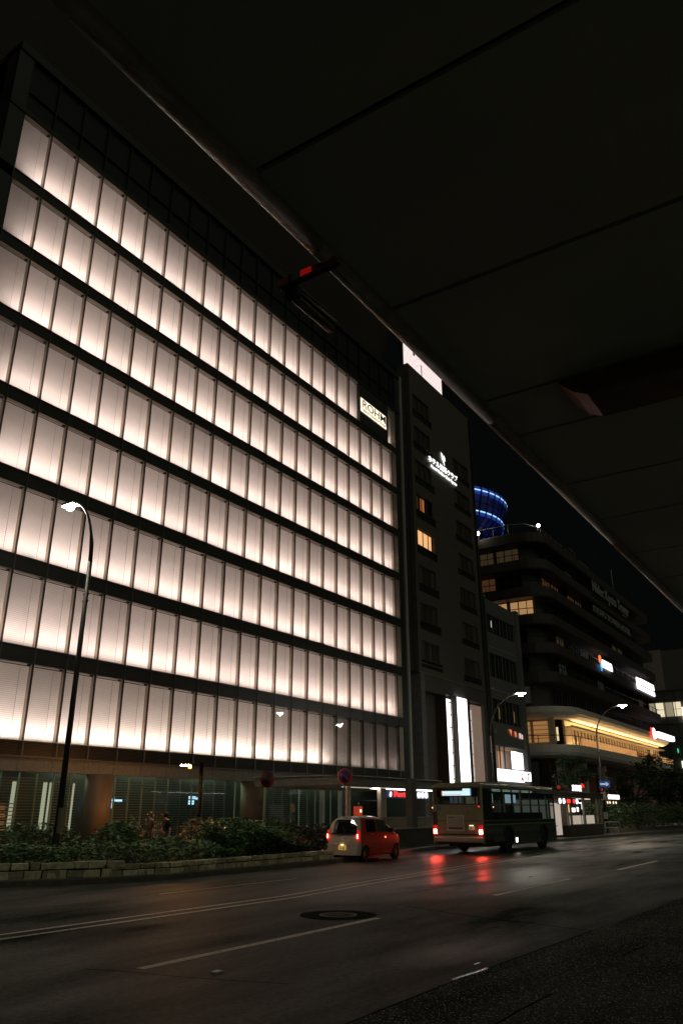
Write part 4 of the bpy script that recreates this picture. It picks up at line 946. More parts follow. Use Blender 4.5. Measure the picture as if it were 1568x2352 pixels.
b = MB().use(M_sb); disc(b, c+n*.018, .225, n, .008); b.build('field', t)
b = MB().use(M_sr); p = c+n*.03; d = (Vector((0,0,1))+u*-1).normalized(); e = n.cross(d)
b.quad(p+d*.24-e*.035, p+d*.24+e*.035, p-d*.24+e*.035, p-d*.24-e*.035); b.build('bar', t, fixn=False)
t = thing('one_way_sign', 'blue rectangular sign with a white arrow on the lamp post beyond the kiosk', 'road sign', (65.9,18.4,3.7))
n = Vector((-.93,-.36,0)).normalized(); u = Vector((-n.y, n.x, 0)); 
if u.dot(rt) < 0: u = -u
c = Vector((66.0,18.35,3.78)); zz = Vector((0,0,1))
def plate(mb, c, n, u, poly, t): 
    vs = [c+u*a+zz*b_ for a, b_ in poly]; k = len(vs); mb.add(vs+[v+n*t for v in vs], [tuple(range(k))[::-1], tuple(range(k,2*k))]+[(i,(i+1)%k,k+(i+1)%k,k+i) for i in range(k)])
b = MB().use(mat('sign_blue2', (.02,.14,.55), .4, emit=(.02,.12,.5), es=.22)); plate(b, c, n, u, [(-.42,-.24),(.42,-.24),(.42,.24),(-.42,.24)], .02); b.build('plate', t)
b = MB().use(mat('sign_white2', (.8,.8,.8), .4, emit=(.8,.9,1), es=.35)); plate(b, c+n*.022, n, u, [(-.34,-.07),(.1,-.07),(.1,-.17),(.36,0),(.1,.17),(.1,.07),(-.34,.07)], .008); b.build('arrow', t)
b = MB().use(M_dark); b.tube([(66.9,18.9,.15),(66.9,18.9,4.1)], .05, 6); b.tube([(66.2,18.6,3.45),(66.9,18.9,3.45)], .03, 5); b.tube([(66.2,18.6,4.0),(66.9,18.9,4.0)], .03, 5); b.use(mat('paper', (.6,.5,.45), .6)); b.box(66.0,66.05,18.35,18.75,2.6,3.2); b.box(66.0,66.05,18.4,18.7,1.2,1.7); b.build('twin_post', t)
t = thing('guard_rail', 'small pale steel barrier at the foot of the lamp post beyond the kiosk', 'barrier', (65,17.7,.15))
b = MB().use(M_hoop); b.tube([(63.3,17.9,.15),(63.3,17.9,1.0),(65.8,17.5,1.0),(65.8,17.5,.15)], .05, 8); b.tube([(63.3,17.9,.6),(65.8,17.5,.6)], .03, 6); b.build('rails', t)
for (y, z, lb) in ((17.2,4.2,'dim blue round sign at the right edge in front of the trees'),(17.0,3.0,'dim red round sign below the blue one at the right edge')):
    b = MB().use(M_sb if 'blue' in lb else M_sr); disc(b, (97,y,z), .45, (-1,-.1,0)); b.use(M_dark); b.tube([(97.1,y,.15),(97.1,y,z+.3)], .04, 6)
    tag(b.build('round_sign', None, shift=(97,y,0)), lb, 'road sign', 'dim round signs at the right edge')
# ================================================================= underground mall entrance beside the car
en = thing('mall_entrance', 'flat-roofed pale entrance shelter with posts and railings between the car and the bus', 'entrance shelter', (38,22,0))
M_roof = mat('shelter_roof', (.17,.17,.145), .5, noise=.15); M_post = mat('shelter_post', (.58,.52,.42), .5)
b = MB().use(M_roof); b.box(33.6,44.0,21.9,27.6,3.0,3.42); b.box(33.5,44.1,21.8,27.7,3.42,3.5); b.build('roof', en, bevel=.03)
b = MB().use(mat('soffit', (.35,.33,.28), .6)); b.box(33.7,43.9,22.0,27.5,2.96,2.999); b.build('soffit', en)
b = MB().use(lamp_mat('shelter_tube', (1,.95,.88), 7)); b.box(36.6,43.4,22.15,22.28,2.90,2.95); b.build('strip_light', en)
b = MB().use(lamp_mat('shelter_tube_dim', (1,.9,.7), .5)); b.box(33.8,36.6,22.15,22.25,2.92,2.955); b.build('dim_strip', en)
for x, w_ in ((34.1,.2),(37.35,.45),(40.75,.42)):
    b = MB().use(M_post); b.box(x,x+w_,22.1,22.1+.22,.15,2.95); b.use(mat('post_edge', (.75,.70,.58), .5)); b.box(x+w_,x+w_+.04,22.06,22.3,.15,2.95); b.build('post', en)
b = MB().use(mat('front_pillar', (.10,.10,.085), .6)); b.box(37.3,37.8,20.2,20.6,.15,3.4); b.build('front_pillar', en)
b = MB().use(mat('shelter_rail', (.34,.31,.25), .5))
for (a, c) in ((35.0,39.8),(40.1,43.6)):
    b.box(a,c,21.9,21.95,1.45,1.52); b.box(a,c,21.9,21.95,.8,.84); x = a
    while x < c: b.box(x,x+.035,21.9,21.94,.84,1.45); x += .13
b.build('railing', en)
b = MB().use(mat('pale_base', (.45,.40,.32), .7, noise=.2)); b.box(35,43.6,21.88,22.0,.15,.8); b.build('base_wall', en)
sg = thing('mall_sign', 'lit blue strip sign reading Porta in red under the shelter roof', 'sign', (39.7,21.85,2.6))
b = MB().use(lamp_mat('porta_panel', (.10,.10,.25), .18)); b.box(37.75,41.0,21.95,22.05,2.47,2.85); b.use(lamp_mat('porta_white_panel', (.5,.5,.6), .5)); b.box(41.0,42.5,21.95,22.05,2.47,2.85); b.build('panel', sg)
b = MB().use(lamp_mat('porta_red', (1,.03,.02), 2.2)); b.fit('Porta', 38.45, 39.95, 2.53, 2.81, FRONT(0,21.9,0), .02, .02); b.build('lettering', sg)
b = MB().use(lamp_mat('icon_white', (1,1,1), 2.5)); b.cyl((38.1,21.93,2.62), .1, .03, 12, 'y'); b.box(38.05,38.15,21.9,21.93,2.6,2.78)
for x in (41.3,41.75,42.2): b.cyl((x,21.93,2.66), .16, .03, 14, 'y'); b.box(x-.1,x+.1,21.9,21.93,2.56,2.7)
b.build('icons', sg)
vm = thing('red_panel_stand', 'glowing orange-red upright panel inside the mall entrance', 'lit panel', (37,23,.15))
b = MB().use(lamp_mat('red_panel', (1,.10,.04), .30)); b.box(36.55,36.95,23.0,23.3,.5,2.05); b.build('panel', vm)
b = MB().use(lamp_mat('panel_spots', (1,.8,.5), 1.5)); b.box(36.68,36.83,22.97,22.99,1.75,1.9); b.box(36.62,36.88,22.97,22.99,1.2,1.45); b.build('poster', vm)
def brick_mat():
    m = bpy.data.materials.new('brick_wall'); m.use_nodes = True; nt = m.node_tree; bs = nt.nodes['Principled BSDF']
    tc = nd(nt,'ShaderNodeTexCoord'); mp = nd(nt,'ShaderNodeMapping'); mp.inputs['Rotation'].default_value = (math.pi/2,0,0); br = nd(nt,'ShaderNodeTexBrick')
    br.inputs['Color1'].default_value = (.10,.085,.06,1); br.inputs['Color2'].default_value = (.065,.055,.04,1); br.inputs['Mortar'].default_value = (.16,.15,.12,1)
    br.inputs['Scale'].default_value = 5; br.inputs['Mortar Size'].default_value = .02
    nt.links.new(tc.outputs['Object'], mp.inputs[0]); nt.links.new(mp.outputs[0], br.inputs[0]); nt.links.new(br.outputs[0], bs.inputs['Base Color']); bs.inputs['Roughness'].default_value = .7; return m
M_brick = brick_mat()
b = MB().use(M_brick); b.box(32.9,45,20.0,20.25,.15,.98); b.use(M_conc); b.box(32.8,45.1,19.95,20.3,.98,1.03); b.use(mat('notice', (.3,.33,.3), .5)); b.box(33.3,33.5,19.96,19.99,.7,.9); b.box(33.0,33.4,19.9,19.94,.95,1.2)
tag(b.build('brick_wall', None, shift=(32.9,20,.15)), 'low dark brick wall with a concrete cap between the car and the bus', 'wall')
b = MB().use(M_hoop); b.tube([(31.5,19.6,.15),(31.5,19.6,1.02),(32.5,19.7,1.02),(32.5,19.7,.15)], .04, 6); b.box(31.4,31.6,19.55,19.65,.9,1.1)
tag(b.build('bicycle_rail', None, shift=(31.5,19.6,.15)), 'pale tubular rail by the end of the brick wall in front of the car', 'rail')

# ================================================================= kiosk-like second entrance in front of the podium
kk = thing('glass_kiosk', 'small lit glass kiosk with dark flat roof and brown brick base past the bus', 'kiosk', (58,18,0))
b = MB().use(mat('kiosk_roof', (.13,.11,.09), .5)); b.box(52.8,64.0,18.0,22.5,2.66,2.98); b.box(52.7,64.1,17.9,22.6,2.98,3.03); b.build('roof', kk, bevel=.02)
b = MB().use(mat('brown_brick', (.055,.038,.028), .7, noise=.3, nscale=6)); b.box(56.0,63.1,18.0,18.2,.15,.88); b.box(56,56.2,18.2,22,.15,.88); b.build('base_wall', kk)
b = MB().use(mat('kiosk_bar', (.3,.27,.22), .5)); 
for x in (55.3,56.0,58.9,59.05,62.2,63.1): b.box(x,x+.13,18.02,18.16,.88,2.66)
b.box(56,63.2,18.0,18.14,.88,.93); b.box(56,63.2,18.02,18.12,1.5,1.54); b.build('post', kk)
b = MB().use(lamp_mat('kiosk_panel', (1,.84,.66), .42)); b.box(56.1,58.9,18.3,18.34,.93,1.5); b.box(59.2,62.1,18.3,18.34,.93,1.5); b.build('lit_panel', kk)
b = MB().use(lamp_mat('kiosk_wall', (1,.84,.70), .45)); b.box(53.3,55.2,18.5,18.55,.3,2.3); b.build('lit_wall', kk)
b = MB().use(mat('kiosk_inside', (.10,.07,.05), .6)); b.box(56.1,63,19.6,19.7,.9,2.6); b.build('back_wall', kk)
b = MB().use(lamp_mat('kiosk_orange', (1,.62,.2), 1.6)); b.box(56.25,56.5,18.4,18.45,1.6,2.35); b.box(56.6,56.8,18.4,18.45,1.7,2.3); b.use(lamp_mat('kiosk_white', (1,.96,.98), 2.2)); b.box(57.5,58.7,18.6,18.65,1.72,2.0); b.box(59.2,59.5,18.6,18.65,1.75,2.05); b.box(60.4,60.55,18.6,18.65,1.9,2.35); b.box(59.9,60.6,18.6,18.65,2.3,2.38); b.build('lamp', kk)
b = MB().use(lamp_mat('kiosk_ceiling', (1,.9,.8), 1.2)); b.box(57,62.5,18.6,18.7,2.60,2.64); b.build('ceiling_strip', kk)
ls = thing('round_lantern_sign', 'strip of white and red round lit icons under the kiosk roof', 'sign', (55.5,17.9,2.35))
b = MB()
for x, c in ((53.4,0),(54.2,0),(54.95,1),(55.35,1),(56.3,1),(57.0,0)): b.use(lamp_mat('icon_white', (1,1,1), 2.5) if c == 0 else lamp_mat('icon_red', (1,.04,.03), 1.8)); b.cyl((x,17.85,2.42), .17 if c == 0 else .13, .05, 14, 'y')
b.use(M_dark); b.box(53.1,57.3,17.91,17.98,2.22,2.62); b.build('strip', ls)
s = thing('white_roof_sign', 'small white glowing sign of three characters standing over the kiosk roof', 'sign', (57.5,18,3.1))
b = MB().use(lamp_mat('kanji_white', (1,.93,.95), 2.0)); b.fit('京都駅', 56.45, 58.5, 3.1, 3.52, FRONT(0,17.95,0), .03, .01); b.build('letters', s)
s = thing('white_lower_sign', 'white glowing strip sign right of the blue arrow sign', 'sign', (68.5,19,2.8))
b = MB().use(lamp_mat('glow_white', (.97,.95,1), 2.2)); b.box(67.4,70.6,18.5,18.6,2.68,3.02); b.build('light_box', s, bevel=.05)
b = MB().use(lamp_mat('bulb_warm', (1,.75,.45), 2.0))
for x in (66.9,67.6,68.6,69.4): b.cyl((x,18.5,2.42), .09, .05, 10, 'y')
b.build('bulb', s)
for i, (x, z, lb) in enumerate(((60.24,3.5,'bright red blurred signal lamp over the kiosk roof'),(55.0,3.3,'dimmer red signal lamp at the left above the kiosk roof'),(65.3,3.35,'tiny orange lamp below the blue arrow sign'))):
    t = thing('red_signal_lamp', lb, 'signal lamp', (x,18.4,3), 'red signal lamps above the kiosk')
    b = MB().use(lamp_mat('red_lamp%d' % i, (1,.02,.01), (.9,.22,.5)[i])); r = (.17,.13,.08)[i]; b.lathe((x,18.4), [(.01,z-r),(r*.8,z-r*.6),(r,z),(r*.7,z+r*.7),(.01,z+r*1.1)], 14); b.build('lens', t)
    b = MB().use(M_dark); b.tube([(x+.1,18.6,3.0),(x+.1,18.6,z+.5)], .05, 6); b.build('holder', t)
# ================================================================= people
def person(label, x, y, z, rz, shirt, skin, trousers, arm_fwd):
    t = thing('person', label, 'person', (x,y,z), 'people walking behind the planted bed')
    J = {'pelvis':(0,0,.88),'chest':(0.03,0,1.20),'neck':(.03,0,1.38),'head':(.05,0,1.50),'top':(.05,0,1.60),
         'lsh':(.02,.17,1.33),'rsh':(.02,-.17,1.33),'lel':(-.08,.22,1.07),'rel':(.05,-.21,1.06),'lha':(-.05,.22,.83),'rha':(.05+arm_fwd,-.20,.88),
         'lhip':(0,.09,.86),'rhip':(0,-.09,.86),'lkn':(.16,.09,.48),'rkn':(-.02,-.09,.48),'lan':(.12,.09,.08),'ran':(-.24,-.09,.13),'lto':(.28,.09,.04),'rto':(-.12,-.09,.03)}
    Ed = [('pelvis','chest'),('chest','neck'),('neck','head'),('head','top'),('chest','lsh'),('chest','rsh'),('lsh','lel'),('rsh','rel'),('lel','lha'),('rel','rha'),('pelvis','lhip'),('pelvis','rhip'),('lhip','lkn'),('rhip','rkn'),('lkn','lan'),('rkn','ran'),('lan','lto'),('ran','rto')]
    Rr = {'pelvis':.13,'chest':.145,'neck':.055,'head':.095,'top':.07,'lsh':.065,'rsh':.065,'lel':.043,'rel':.043,'lha':.03,'rha':.03,'lhip':.10,'rhip':.10,'lkn':.062,'rkn':.062,'lan':.042,'ran':.042,'lto':.035,'rto':.035}
    names = list(J); me = bpy.data.meshes.new('body'); me.from_pydata([J[k] for k in names], [(names.index(a), names.index(c)) for a, c in Ed], [])
    o = bpy.data.objects.new('tmp', me); S.collection.objects.link(o); sk = o.modifiers.new('s', 'SKIN'); sk.use_smooth_shade = True
    for i, k in enumerate(names):
        me.skin_vertices[0].data[i].radius = (Rr[k], Rr[k]*(1.25 if k in ('chest','pelvis') else 1)); me.skin_vertices[0].data[i].use_root = (k == 'pelvis')
    sub = o.modifiers.new('u', 'SUBSURF'); sub.levels = 1; sub.render_levels = 1
    bm2 = bpy.data.meshes.new_from_object(o.evaluated_get(bpy.context.evaluated_depsgraph_get())); bpy.data.objects.remove(o)
    bm2.name = 'body'
    for m in (skin, shirt, trousers): bm2.materials.append(m)
    for p in bm2.polygons:
        c = p.center; p.use_smooth = True
        p.material_index = 0 if c.z > 1.37 else (2 if c.z < .90 and abs(c.y) < .19 else (1 if c.z > 1.07 or abs(c.y) < .165 else 0))
    bo = bpy.data.objects.new('body', bm2); S.collection.objects.link(bo); bo.parent = t
    for s_, h in ((1,'lha'),(-1,'rha')):
        hx, hy, hz = J[h]; hb = MB().use(skin); hb.obox((hx+.01,hy,hz-.04), .05, .028, .08)
        for k in range(4): hb.tube([(hx-.012+k*.015,hy,hz-.07),(hx-.01+k*.015,hy,hz-.11),(hx+k*.013,hy-s_*.015,hz-.145+abs(k-1.5)*.008)], .0085, 5)
        hb.tube([(hx+.03,hy,hz-.02),(hx+.05,hy-s_*.01,hz-.06),(hx+.05,hy-s_*.02,hz-.09)], .010, 5)
        ho = hb.build('hand', None); ho.parent = t
    hr = MB().use(mat('hair', (.012,.009,.007), .6)); hr.smooth = True; hr.lathe((.03,0), [(.02,1.42),(.085,1.46),(.106,1.53),(.10,1.60),(.06,1.655),(.005,1.67)], 14); ho = hr.build('hair', None); ho.parent = t
    fc = MB().use(skin); fc.tube([(.15,0,1.545),(.172,0,1.515)], [.008,.014], 6)
    fc.use(M_black); fc.obox((.150,.032,1.55), .008, .02, .01); fc.obox((.150,-.032,1.55), .008, .02, .01); fc.use(mat('lips', (.3,.08,.06), .5)); fc.obox((.150,0,1.475), .01, .04, .01); ho = fc.build('face', None); ho.parent = t
    t.rotation_euler.z = rz; return t
SKIN = mat('skin', (.52,.33,.23), .5)
person('person in dark clothes with a pale shoulder bag, left of two walkers', 23.45,24.6,.15,.3, mat('brown_top', (.09,.05,.035), .7), SKIN, mat('dark_trousers', (.03,.03,.035), .7), .05)
person('person in a black short-sleeved top with a bare arm, right of the two walkers', 24.3,24.5,.15,2.9, mat('black_top', (.015,.015,.015), .7), SKIN, mat('dark_trousers', (.03,.03,.035), .7), .12)
b = MB().use(mat('pale_bag', (.5,.42,.34), .6)); b.obox((23.62,24.33,1.18), .22, .1, .28, .2); b.tube([(23.55,24.33,1.3),(23.5,24.45,1.5),(23.6,24.6,1.5)], .012, 5); tag(b.build('shoulder_bag', None, shift=(23.2,24.35,1.1), bevel=.03), 'pale rounded bag on the shoulder of the left walker', 'bag')

# ================================================================= vehicles
def wheel(parent, x, y, r, wd, outer, rim_m, spokes=7):
    b = MB().use(M_rub); n = 28; b.smooth = True
    prof = [(r*.62,-wd/2),(r*.93,-wd/2),(r,-wd*.32),(r,wd*.32),(r*.93,wd/2),(r*.62,wd/2)]
    vs = [(x+rr*math.cos(2*math.pi*k/n), y+h, r+rr*math.sin(2*math.pi*k/n)) for rr, h in prof for k in range(n)]
    b.add(vs, [(i*n+k, i*n+(k+1)%n, (i+1)*n+(k+1)%n, (i+1)*n+k) for i in range(len(prof)-1) for k in range(n)])
    t = b.build('tyre', parent); yo = y+outer*wd*.30
    b = MB().use(M_black); b.cyl((x,y-wd*.25,r), r*.63, wd*.5, 24, 'y'); b.use(rim_m)
    b.add([(x+rr*math.cos(2*math.pi*k/n), yo, r+rr*math.sin(2*math.pi*k/n)) for rr in (r*.64,r*.56) for k in range(n)], [(k,(k+1)%n,n+(k+1)%n,n+k) for k in range(n)])
    for k in range(spokes):
        a = 2*math.pi*k/spokes+.3; b.tube([(x,yo,r),(x+r*.6*math.cos(a),yo,r+r*.6*math.sin(a))], [r*.075,r*.055], 5)
    b.cyl((x,yo-.012,r), r*.13, .024, 12, 'y'); o = b.build('rim', t, shift=wloc(parent)); o.location = (0,0,0)
car = thing('small_car', 'small boxy orange-red car with a white rear, brake lights on, by the kerb', 'car', (27.35,17.95,0))
CX, CY = 27.35, 17.95
M_red = mat('orange_red_paint', (.52,.052,.02), .22, coat=1, noise=.06, nscale=2); M_cw = mat('cream_paint', (.50,.485,.43), .3, coat=.6)
def cw(z):   # half width at height z
    pts = [(.15,.66),(.28,.72),(.55,.738),(.95,.732),(1.10,.705),(1.35,.66),(1.55,.60),(1.62,.50),(1.65,.30)]
    if z <= pts[0][0]: return pts[0][1]
    for (a, p), (c, q) in zip(pts, pts[1:]):
        if z <= c: return p+(q-p)*(z-a)/(c-a)
    return pts[-1][1]
def rear(z):  # how far the tail leans in at height z
    return 0.0 if z < .5 else (.03*(z-.5)/.5 if z < 1.0 else .03+.26*((z-1.0)/.65)**1.3)
L = 3.4
def top(x):
    pts = [(0,1.60),(.25,1.635),(.6,1.65),(1.5,1.65),(2.0,1.62),(2.2,1.56),(2.45,1.36),(2.72,1.10),(2.95,1.02),(3.2,.93),(3.33,.82),(3.4,.60)]
    for (a, p), (c, q) in zip(pts, pts[1:]):
        if x <= c: return p+(q-p)*(x-a)/(c-a)
    return pts[-1][1]
def low(x):
    for wx in (.52, 2.94):
        d = abs(x-wx)
        if d < .33: return .20+math.sqrt(max(0, .33**2-d*d))+.08
    return .24
xs = sorted(set([0,.02,.06,.12,.18]+[.19+.066*k for k in range(11)]+[.95,1.2,1.5,1.8,2.05,2.2,2.3,2.45,2.6]+[2.61+.066*k for k in range(11)]+[3.3,3.36,3.4]))
NZ = 16; body = MB(); vid = {}
cb = []
for i, x in enumerate(xs):
    nar = 1.0
    if x < .12: nar = .90+.10*math.sqrt(x/.12)
    if x > 3.0: nar = 1-.16*((x-3.0)/.4)**2
    zl, zt = low(x), top(x); ring = []
    for sgn in (1, -1):
        col = []
        for k in range(NZ+1):
            f = k/NZ; z = zl+(zt-zl)*f; y = cw(z)*nar
            if k == NZ: y = min(y, cw(z))*nar*.55
            elif k == NZ-1: y = min(y, cw(z-.02))*nar*.93
            xx = x+rear(z)*max(0, 1-x/1.0); col.append((CX+xx, CY+sgn*y, z))
        ring.append(col)
    cb.append(ring[0]+ring[1][::-1])
n = len(cb[0]); V = [p for r_ in cb for p in r_]
body.use(M_red); body.use(M_cw); body.smooth = True
fs = []
body.v = V
for i in range(len(cb)-1):
    for k in range(n-1):
        body.f.append([i*n+k, i*n+k+1, (i+1)*n+k+1, (i+1)*n+k]); xm = (xs[i]+xs[i+1])/2; zm = V[i*n+k][2]
        white = xm < .20 or (abs(V[i*n+k][1]-CY) < .5 and zm > 1.58 and xm < 2.1); body.m.append(1 if white else 0); body.sm.append(True)
body.f.append(list(range(n))[::-1]); body.m.append(1); body.sm.append(False); body.f.append([(len(cb)-1)*n+k for k in range(n)]); body.m.append(0); body.sm.append(False)
bo = body.build('body', car)
b = MB().use(M_black); b.box(CX+.25,CX+3.2,CY-.62,CY+.62,.20,.42); b.build('underbody', car)
b = MB().use(M_dglass)   # rear window
def rp(y, z, o=-.012): return (CX+rear(z)+o+(.0 if abs(y) < .5 else .03), CY+y, z)
zz_ = [1.02,1.15,1.3,1.42,1.52]; wv_ = [.62,.61,.59,.56,.52]
for (z0, w0), (z1, w1) in zip(zip(zz_, wv_), list(zip(zz_, wv_))[1:]):
    ys0 = [-w0,-.3,0,.3,w0]; ys1 = [-w1,-.3,0,.3,w1]
    for q in range(4): b.quad(rp(ys0[q],z0), rp(ys0[q+1],z0), rp(ys1[q+1],z1), rp(ys1[q],z1))
b.build('rear_window', car, fixn=False)
def side_pane(pts, sgn, m, nm, o=.008):
    b = MB().use(m); c = [(CX+x, CY+sgn*(cw(z)+o), z) for x, z in pts]
    b.add(c, [tuple(range(len(c)))]); return b.build(nm, car, fixn=False)
gm = glass('tinted_glass', (.25,.27,.26))
for sgn in (-1, 1):
    side_pane([(.62,1.06),(1.36,1.06),(1.36,1.30),(1.36,1.52),(.72,1.52),(.64,1.30)], sgn, M_dglass, 'side_window')
    side_pane([(1.45,1.06),(2.50,1.06),(2.36,1.25),(2.10,1.50),(1.45,1.52),(1.45,1.3)], sgn, M_dglass if sgn == 1 else mat('front_side_glass', (.05,.08,.065), .08), 'side_window')
    b = MB().use(M_black)
    for x in (1.40,): b.quad(*[(CX+x+dx, CY+sgn*(cw(z)+.004), z) for dx, z in ((-.008,.42),(.008,.42),(.008,1.04),(-.008,1.04))])
    b.quad(*[(CX+x, CY+sgn*(cw(z)+.004), z) for x, z in ((.9,.38),(2.45,.38),(2.45,.393),(.9,.393))]); b.build('door_seam', car, fixn=False)
    b = MB().use(M_frame); b.obox((CX+1.02,CY+sgn*(cw(.99)+.015),.98), .17, .03, .03); b.obox((CX+2.02-.05,CY+sgn*(cw(.86)+.015),.90), .17, .03, .03); b.build('door_handle', car, bevel=.008)
    b = MB().use(M_black); b.obox((CX+2.42,CY+sgn*.80,1.12), .12, .20, .17); b.build('wing_mirror', car, bevel=.035)
for wx in (.52, 2.94):
    for sgn in (-1, 1): wheel(car, CX+wx, CY+sgn*.64, .275, .165, sgn, mat('red_tint_rim', (.62,.22,.15), .35, .5))  # red light on the rims is mixed into their colour
for sgn in (-1, 1):
    b = MB().use(mat('tail_lens', (.25,.01,.008), .2, emit=(1,.015,.01), es=.5)); b.prism([(CY+sgn*.66,.72),(CY+sgn*.735,.76),(CY+sgn*.725,1.10),(CY+sgn*.655,1.16)], CX-.005, CX+.14, 'x'); tl = b.build('tail_light', car, bevel=.01)
    b = MB().use(lamp_mat('brake_core', (1,.10,.07), 18))
    for k in range(3): b.box(CX-.025,CX-.006,CY+sgn*.695-.028,CY+sgn*.695+.028,.845+k*.055,.885+k*.055)
    b.build('brake_light', tl)
b = MB().use(mat('plate_yellow', (.75,.55,.16), .5, emit=(1,.55,.12), es=.35)); b.box(CX-.035,CX-.015,CY-.17,CY+.17,.43,.60); b.use(M_black); b.text('11-56', .105, BACK(CX-.037,CY+.13,.455), .002, bold=.002); b.build('number_plate', car)
b = MB().use(lamp_mat('plate_lamp', (1,.8,.5), 5)); b.box(CX-.045,CX-.02,CY-.05,CY+.05,.605,.62); b.build('plate_lamp', car)
b = MB().use(M_black); b.tube([(CX+.01,CY-.02,.99),(CX+.0,CY-.05,1.05),(CX+.05,CY-.14,1.16)], .014, 5)
b.quad(*[(CX-.004+.0,CY+y,z) for y, z in ((-.60,.58),(.60,.58),(.60,.59),(-.60,.59))]); b.box(CX-.012,CX+.03,CY-.66,CY+.66,.995,1.015); b.box(CX+.21,CX+.26,CY-.1,CY+.1,1.585,1.60); b.build('wiper', car)
b = MB().use(mat('badge', (.6,.6,.58), .2, 1)); b.cyl((CX-.008,CY,.82), .03, .01, 12, 'x'); b.use(lamp_mat('reflector', (1,.6,.35), .5)); b.cyl((CX-.02,CY+.14,.66), .015, .01, 8, 'x'); b.cyl((CX-.02,CY+.30,.66), .015, .01, 8, 'x'); b.build('badge', car)
b = MB().use(lamp_mat('side_marker', (1,.12,.05), 9)); b.cyl((CX+2.05,CY-.748,.86), .035, .008, 12, 'y'); b.build('side_marker', car)

# ---- city bus
bus = thing('city_bus', 'green-cream city bus seen from behind with red brake lights and a lit destination display', 'bus', (34.8,16.5,0))
BX, BY0, BY1, BL, BH = 34.8, 15.25, 17.80, 9.7, 3.08
M_bus = mat('bus_paint', (.19,.20,.13), .28, coat=.7, noise=.08, nscale=1); M_bd = mat('bus_dark_green', (.030,.045,.032), .12, coat=1.0, noise=.1)
M_bg = glass('bus_glass', (.50,.56,.52), 1.0, 1.5)
b = MB().use(M_bus)
b.box(BX,BX+.10,BY0+.06,BY1-.06,.72,2.12)           # tail panel
b.box(BX,BX+.10,BY0+.06,BY0+.20,2.12,2.86); b.box(BX,BX+.10,BY1-.20,BY1-.06,2.12,2.86)
b.box(BX,BX+.12,BY0+.06,BY1-.06,2.86,2.96)
for y in (BY0+.07, BY1-.07): b.tube([(BX+.07,y,.45),(BX+.07,y,2.95)], .07, 10)
b.build('rear_panel', bus, bevel=.01)
b = MB().use(M_bus)
A = .14; sec = [(BY0,2.80),(BY0+.02,2.92),(BY0+.10,3.01),(BY0+.3,3.06),(BY1-.3,3.06),(BY1-.10,3.01),(BY1-.02,2.92),(BY1,2.80),(BY1-.04,2.80),(BY0+.04,2.80)]
b.prism(sec, BX+.05, BX+BL, 'x'); b.use(M_frame); b.box(BX+.05,BX+BL,BY0-.012,BY0+.03,2.955,2.985); b.use(M_bus); b.box(BX+1.5,BX+3.5,BY0+.5,BY1-.5,3.06,3.14); b.build('roof', bus, bevel=.015)
b = MB().use(M_bd)
for (y0, y1) in ((BY0,BY0+.05),(BY1-.05,BY1)):
    # lower side panels with arches for the wheels
    for (a, c, z0) in ((.1,1.0,.62),(1.0,2.35,.50),(3.45,7.2,.34),(8.3,9.7,.34)):
        b.box(BX+a,BX+c,y0,y1,z0,1.42)
    for (a, c) in ((2.35,3.45),(7.2,8.3)):
        b.box(BX+a,BX+c,y0,y1,1.10,1.42)
        cx = BX+(a+c)/2; poly = [(cx+.62*math.cos(k*math.pi/10), .55+.62*math.sin(k*math.pi/10)) for k in range(11)]
        for p, q in zip(poly, poly[1:]): b.add([(p[0],y0,p[1]),(q[0],y0,q[1]),(q[0],y0,1.12),(p[0],y0,1.12),(p[0],y1,p[1]),(q[0],y1,q[1])], [(0,1,2,3),(0,1,5,4)])
b.box(BX+.05,BX+.9,BY0+.001,BY0+.05,1.42,2.80)      # blind rear quarter
b.box(BX+9.6,BX+9.7,BY0+.05,BY1-.05,.35,1.3); b.box(BX+9.6,BX+9.7,BY0+.05,BY1-.05,2.5,2.9); b.build('side_panel', bus, fixn=False)
for x in (.9,1.05,2.3,3.55,4.8,6.05,7.3,8.4,9.6):
    for y in (BY0,BY1-.05): b = MB().use(M_bd); b.box(BX+x,BX+x+.10,y,y+.05,1.42,2.80); b.build('window_pillar', bus)
b = MB().use(mat('bus_trim', (.30,.16,.12), .4)); b.box(BX+.9,BX+9.7,BY0-.006,BY0,2.72,2.76); b.box(BX+.9,BX+9.7,BY0-.008,BY0,2.08,2.13); b.use(mat('bus_trim_dark', (.16,.15,.12), .4)); b.box(BX+.1,BX+9.7,BY0-.008,BY0,1.40,1.44); b.use(M_black)
for x in (1.0,1.8,3.5,4.6,5.8,6.9): b.box(BX+x,BX+x+.012,BY0-.003,BY0,.5,1.40)
for k in range(5): b.box(BX+.15,BX+.8,BY0-.003,BY0,1.9+k*.1,1.94+k*.1)
b.use(mat('bus_stripe', (.20,.24,.16), .3)); b.box(BX+.12,BX+9.7,BY0-.005,BY0-.001,1.22,1.27); b.build('trim', bus)
for k, (a, c) in enumerate(((1.15,2.3),(2.4,3.55),(3.65,4.8),(4.9,6.05),(6.15,7.3),(7.4,8.4),(8.5,9.6))):
    for y in (BY0+.025, BY1-.025):
        p = MB().use(M_bg); p.quad((BX+a,y,1.42),(BX+c,y,1.42),(BX+c,y,2.80),(BX+a,y,2.80)); p.build('side_window', bus, fixn=False)
p = MB().use(M_bg); p.quad((BX+.03,BY0+.2,2.12),(BX+.03,BY1-.2,2.12),(BX+.03,BY1-.2,2.86),(BX+.03,BY0+.2,2.86)); p.build('rear_window', bus, fixn=False)
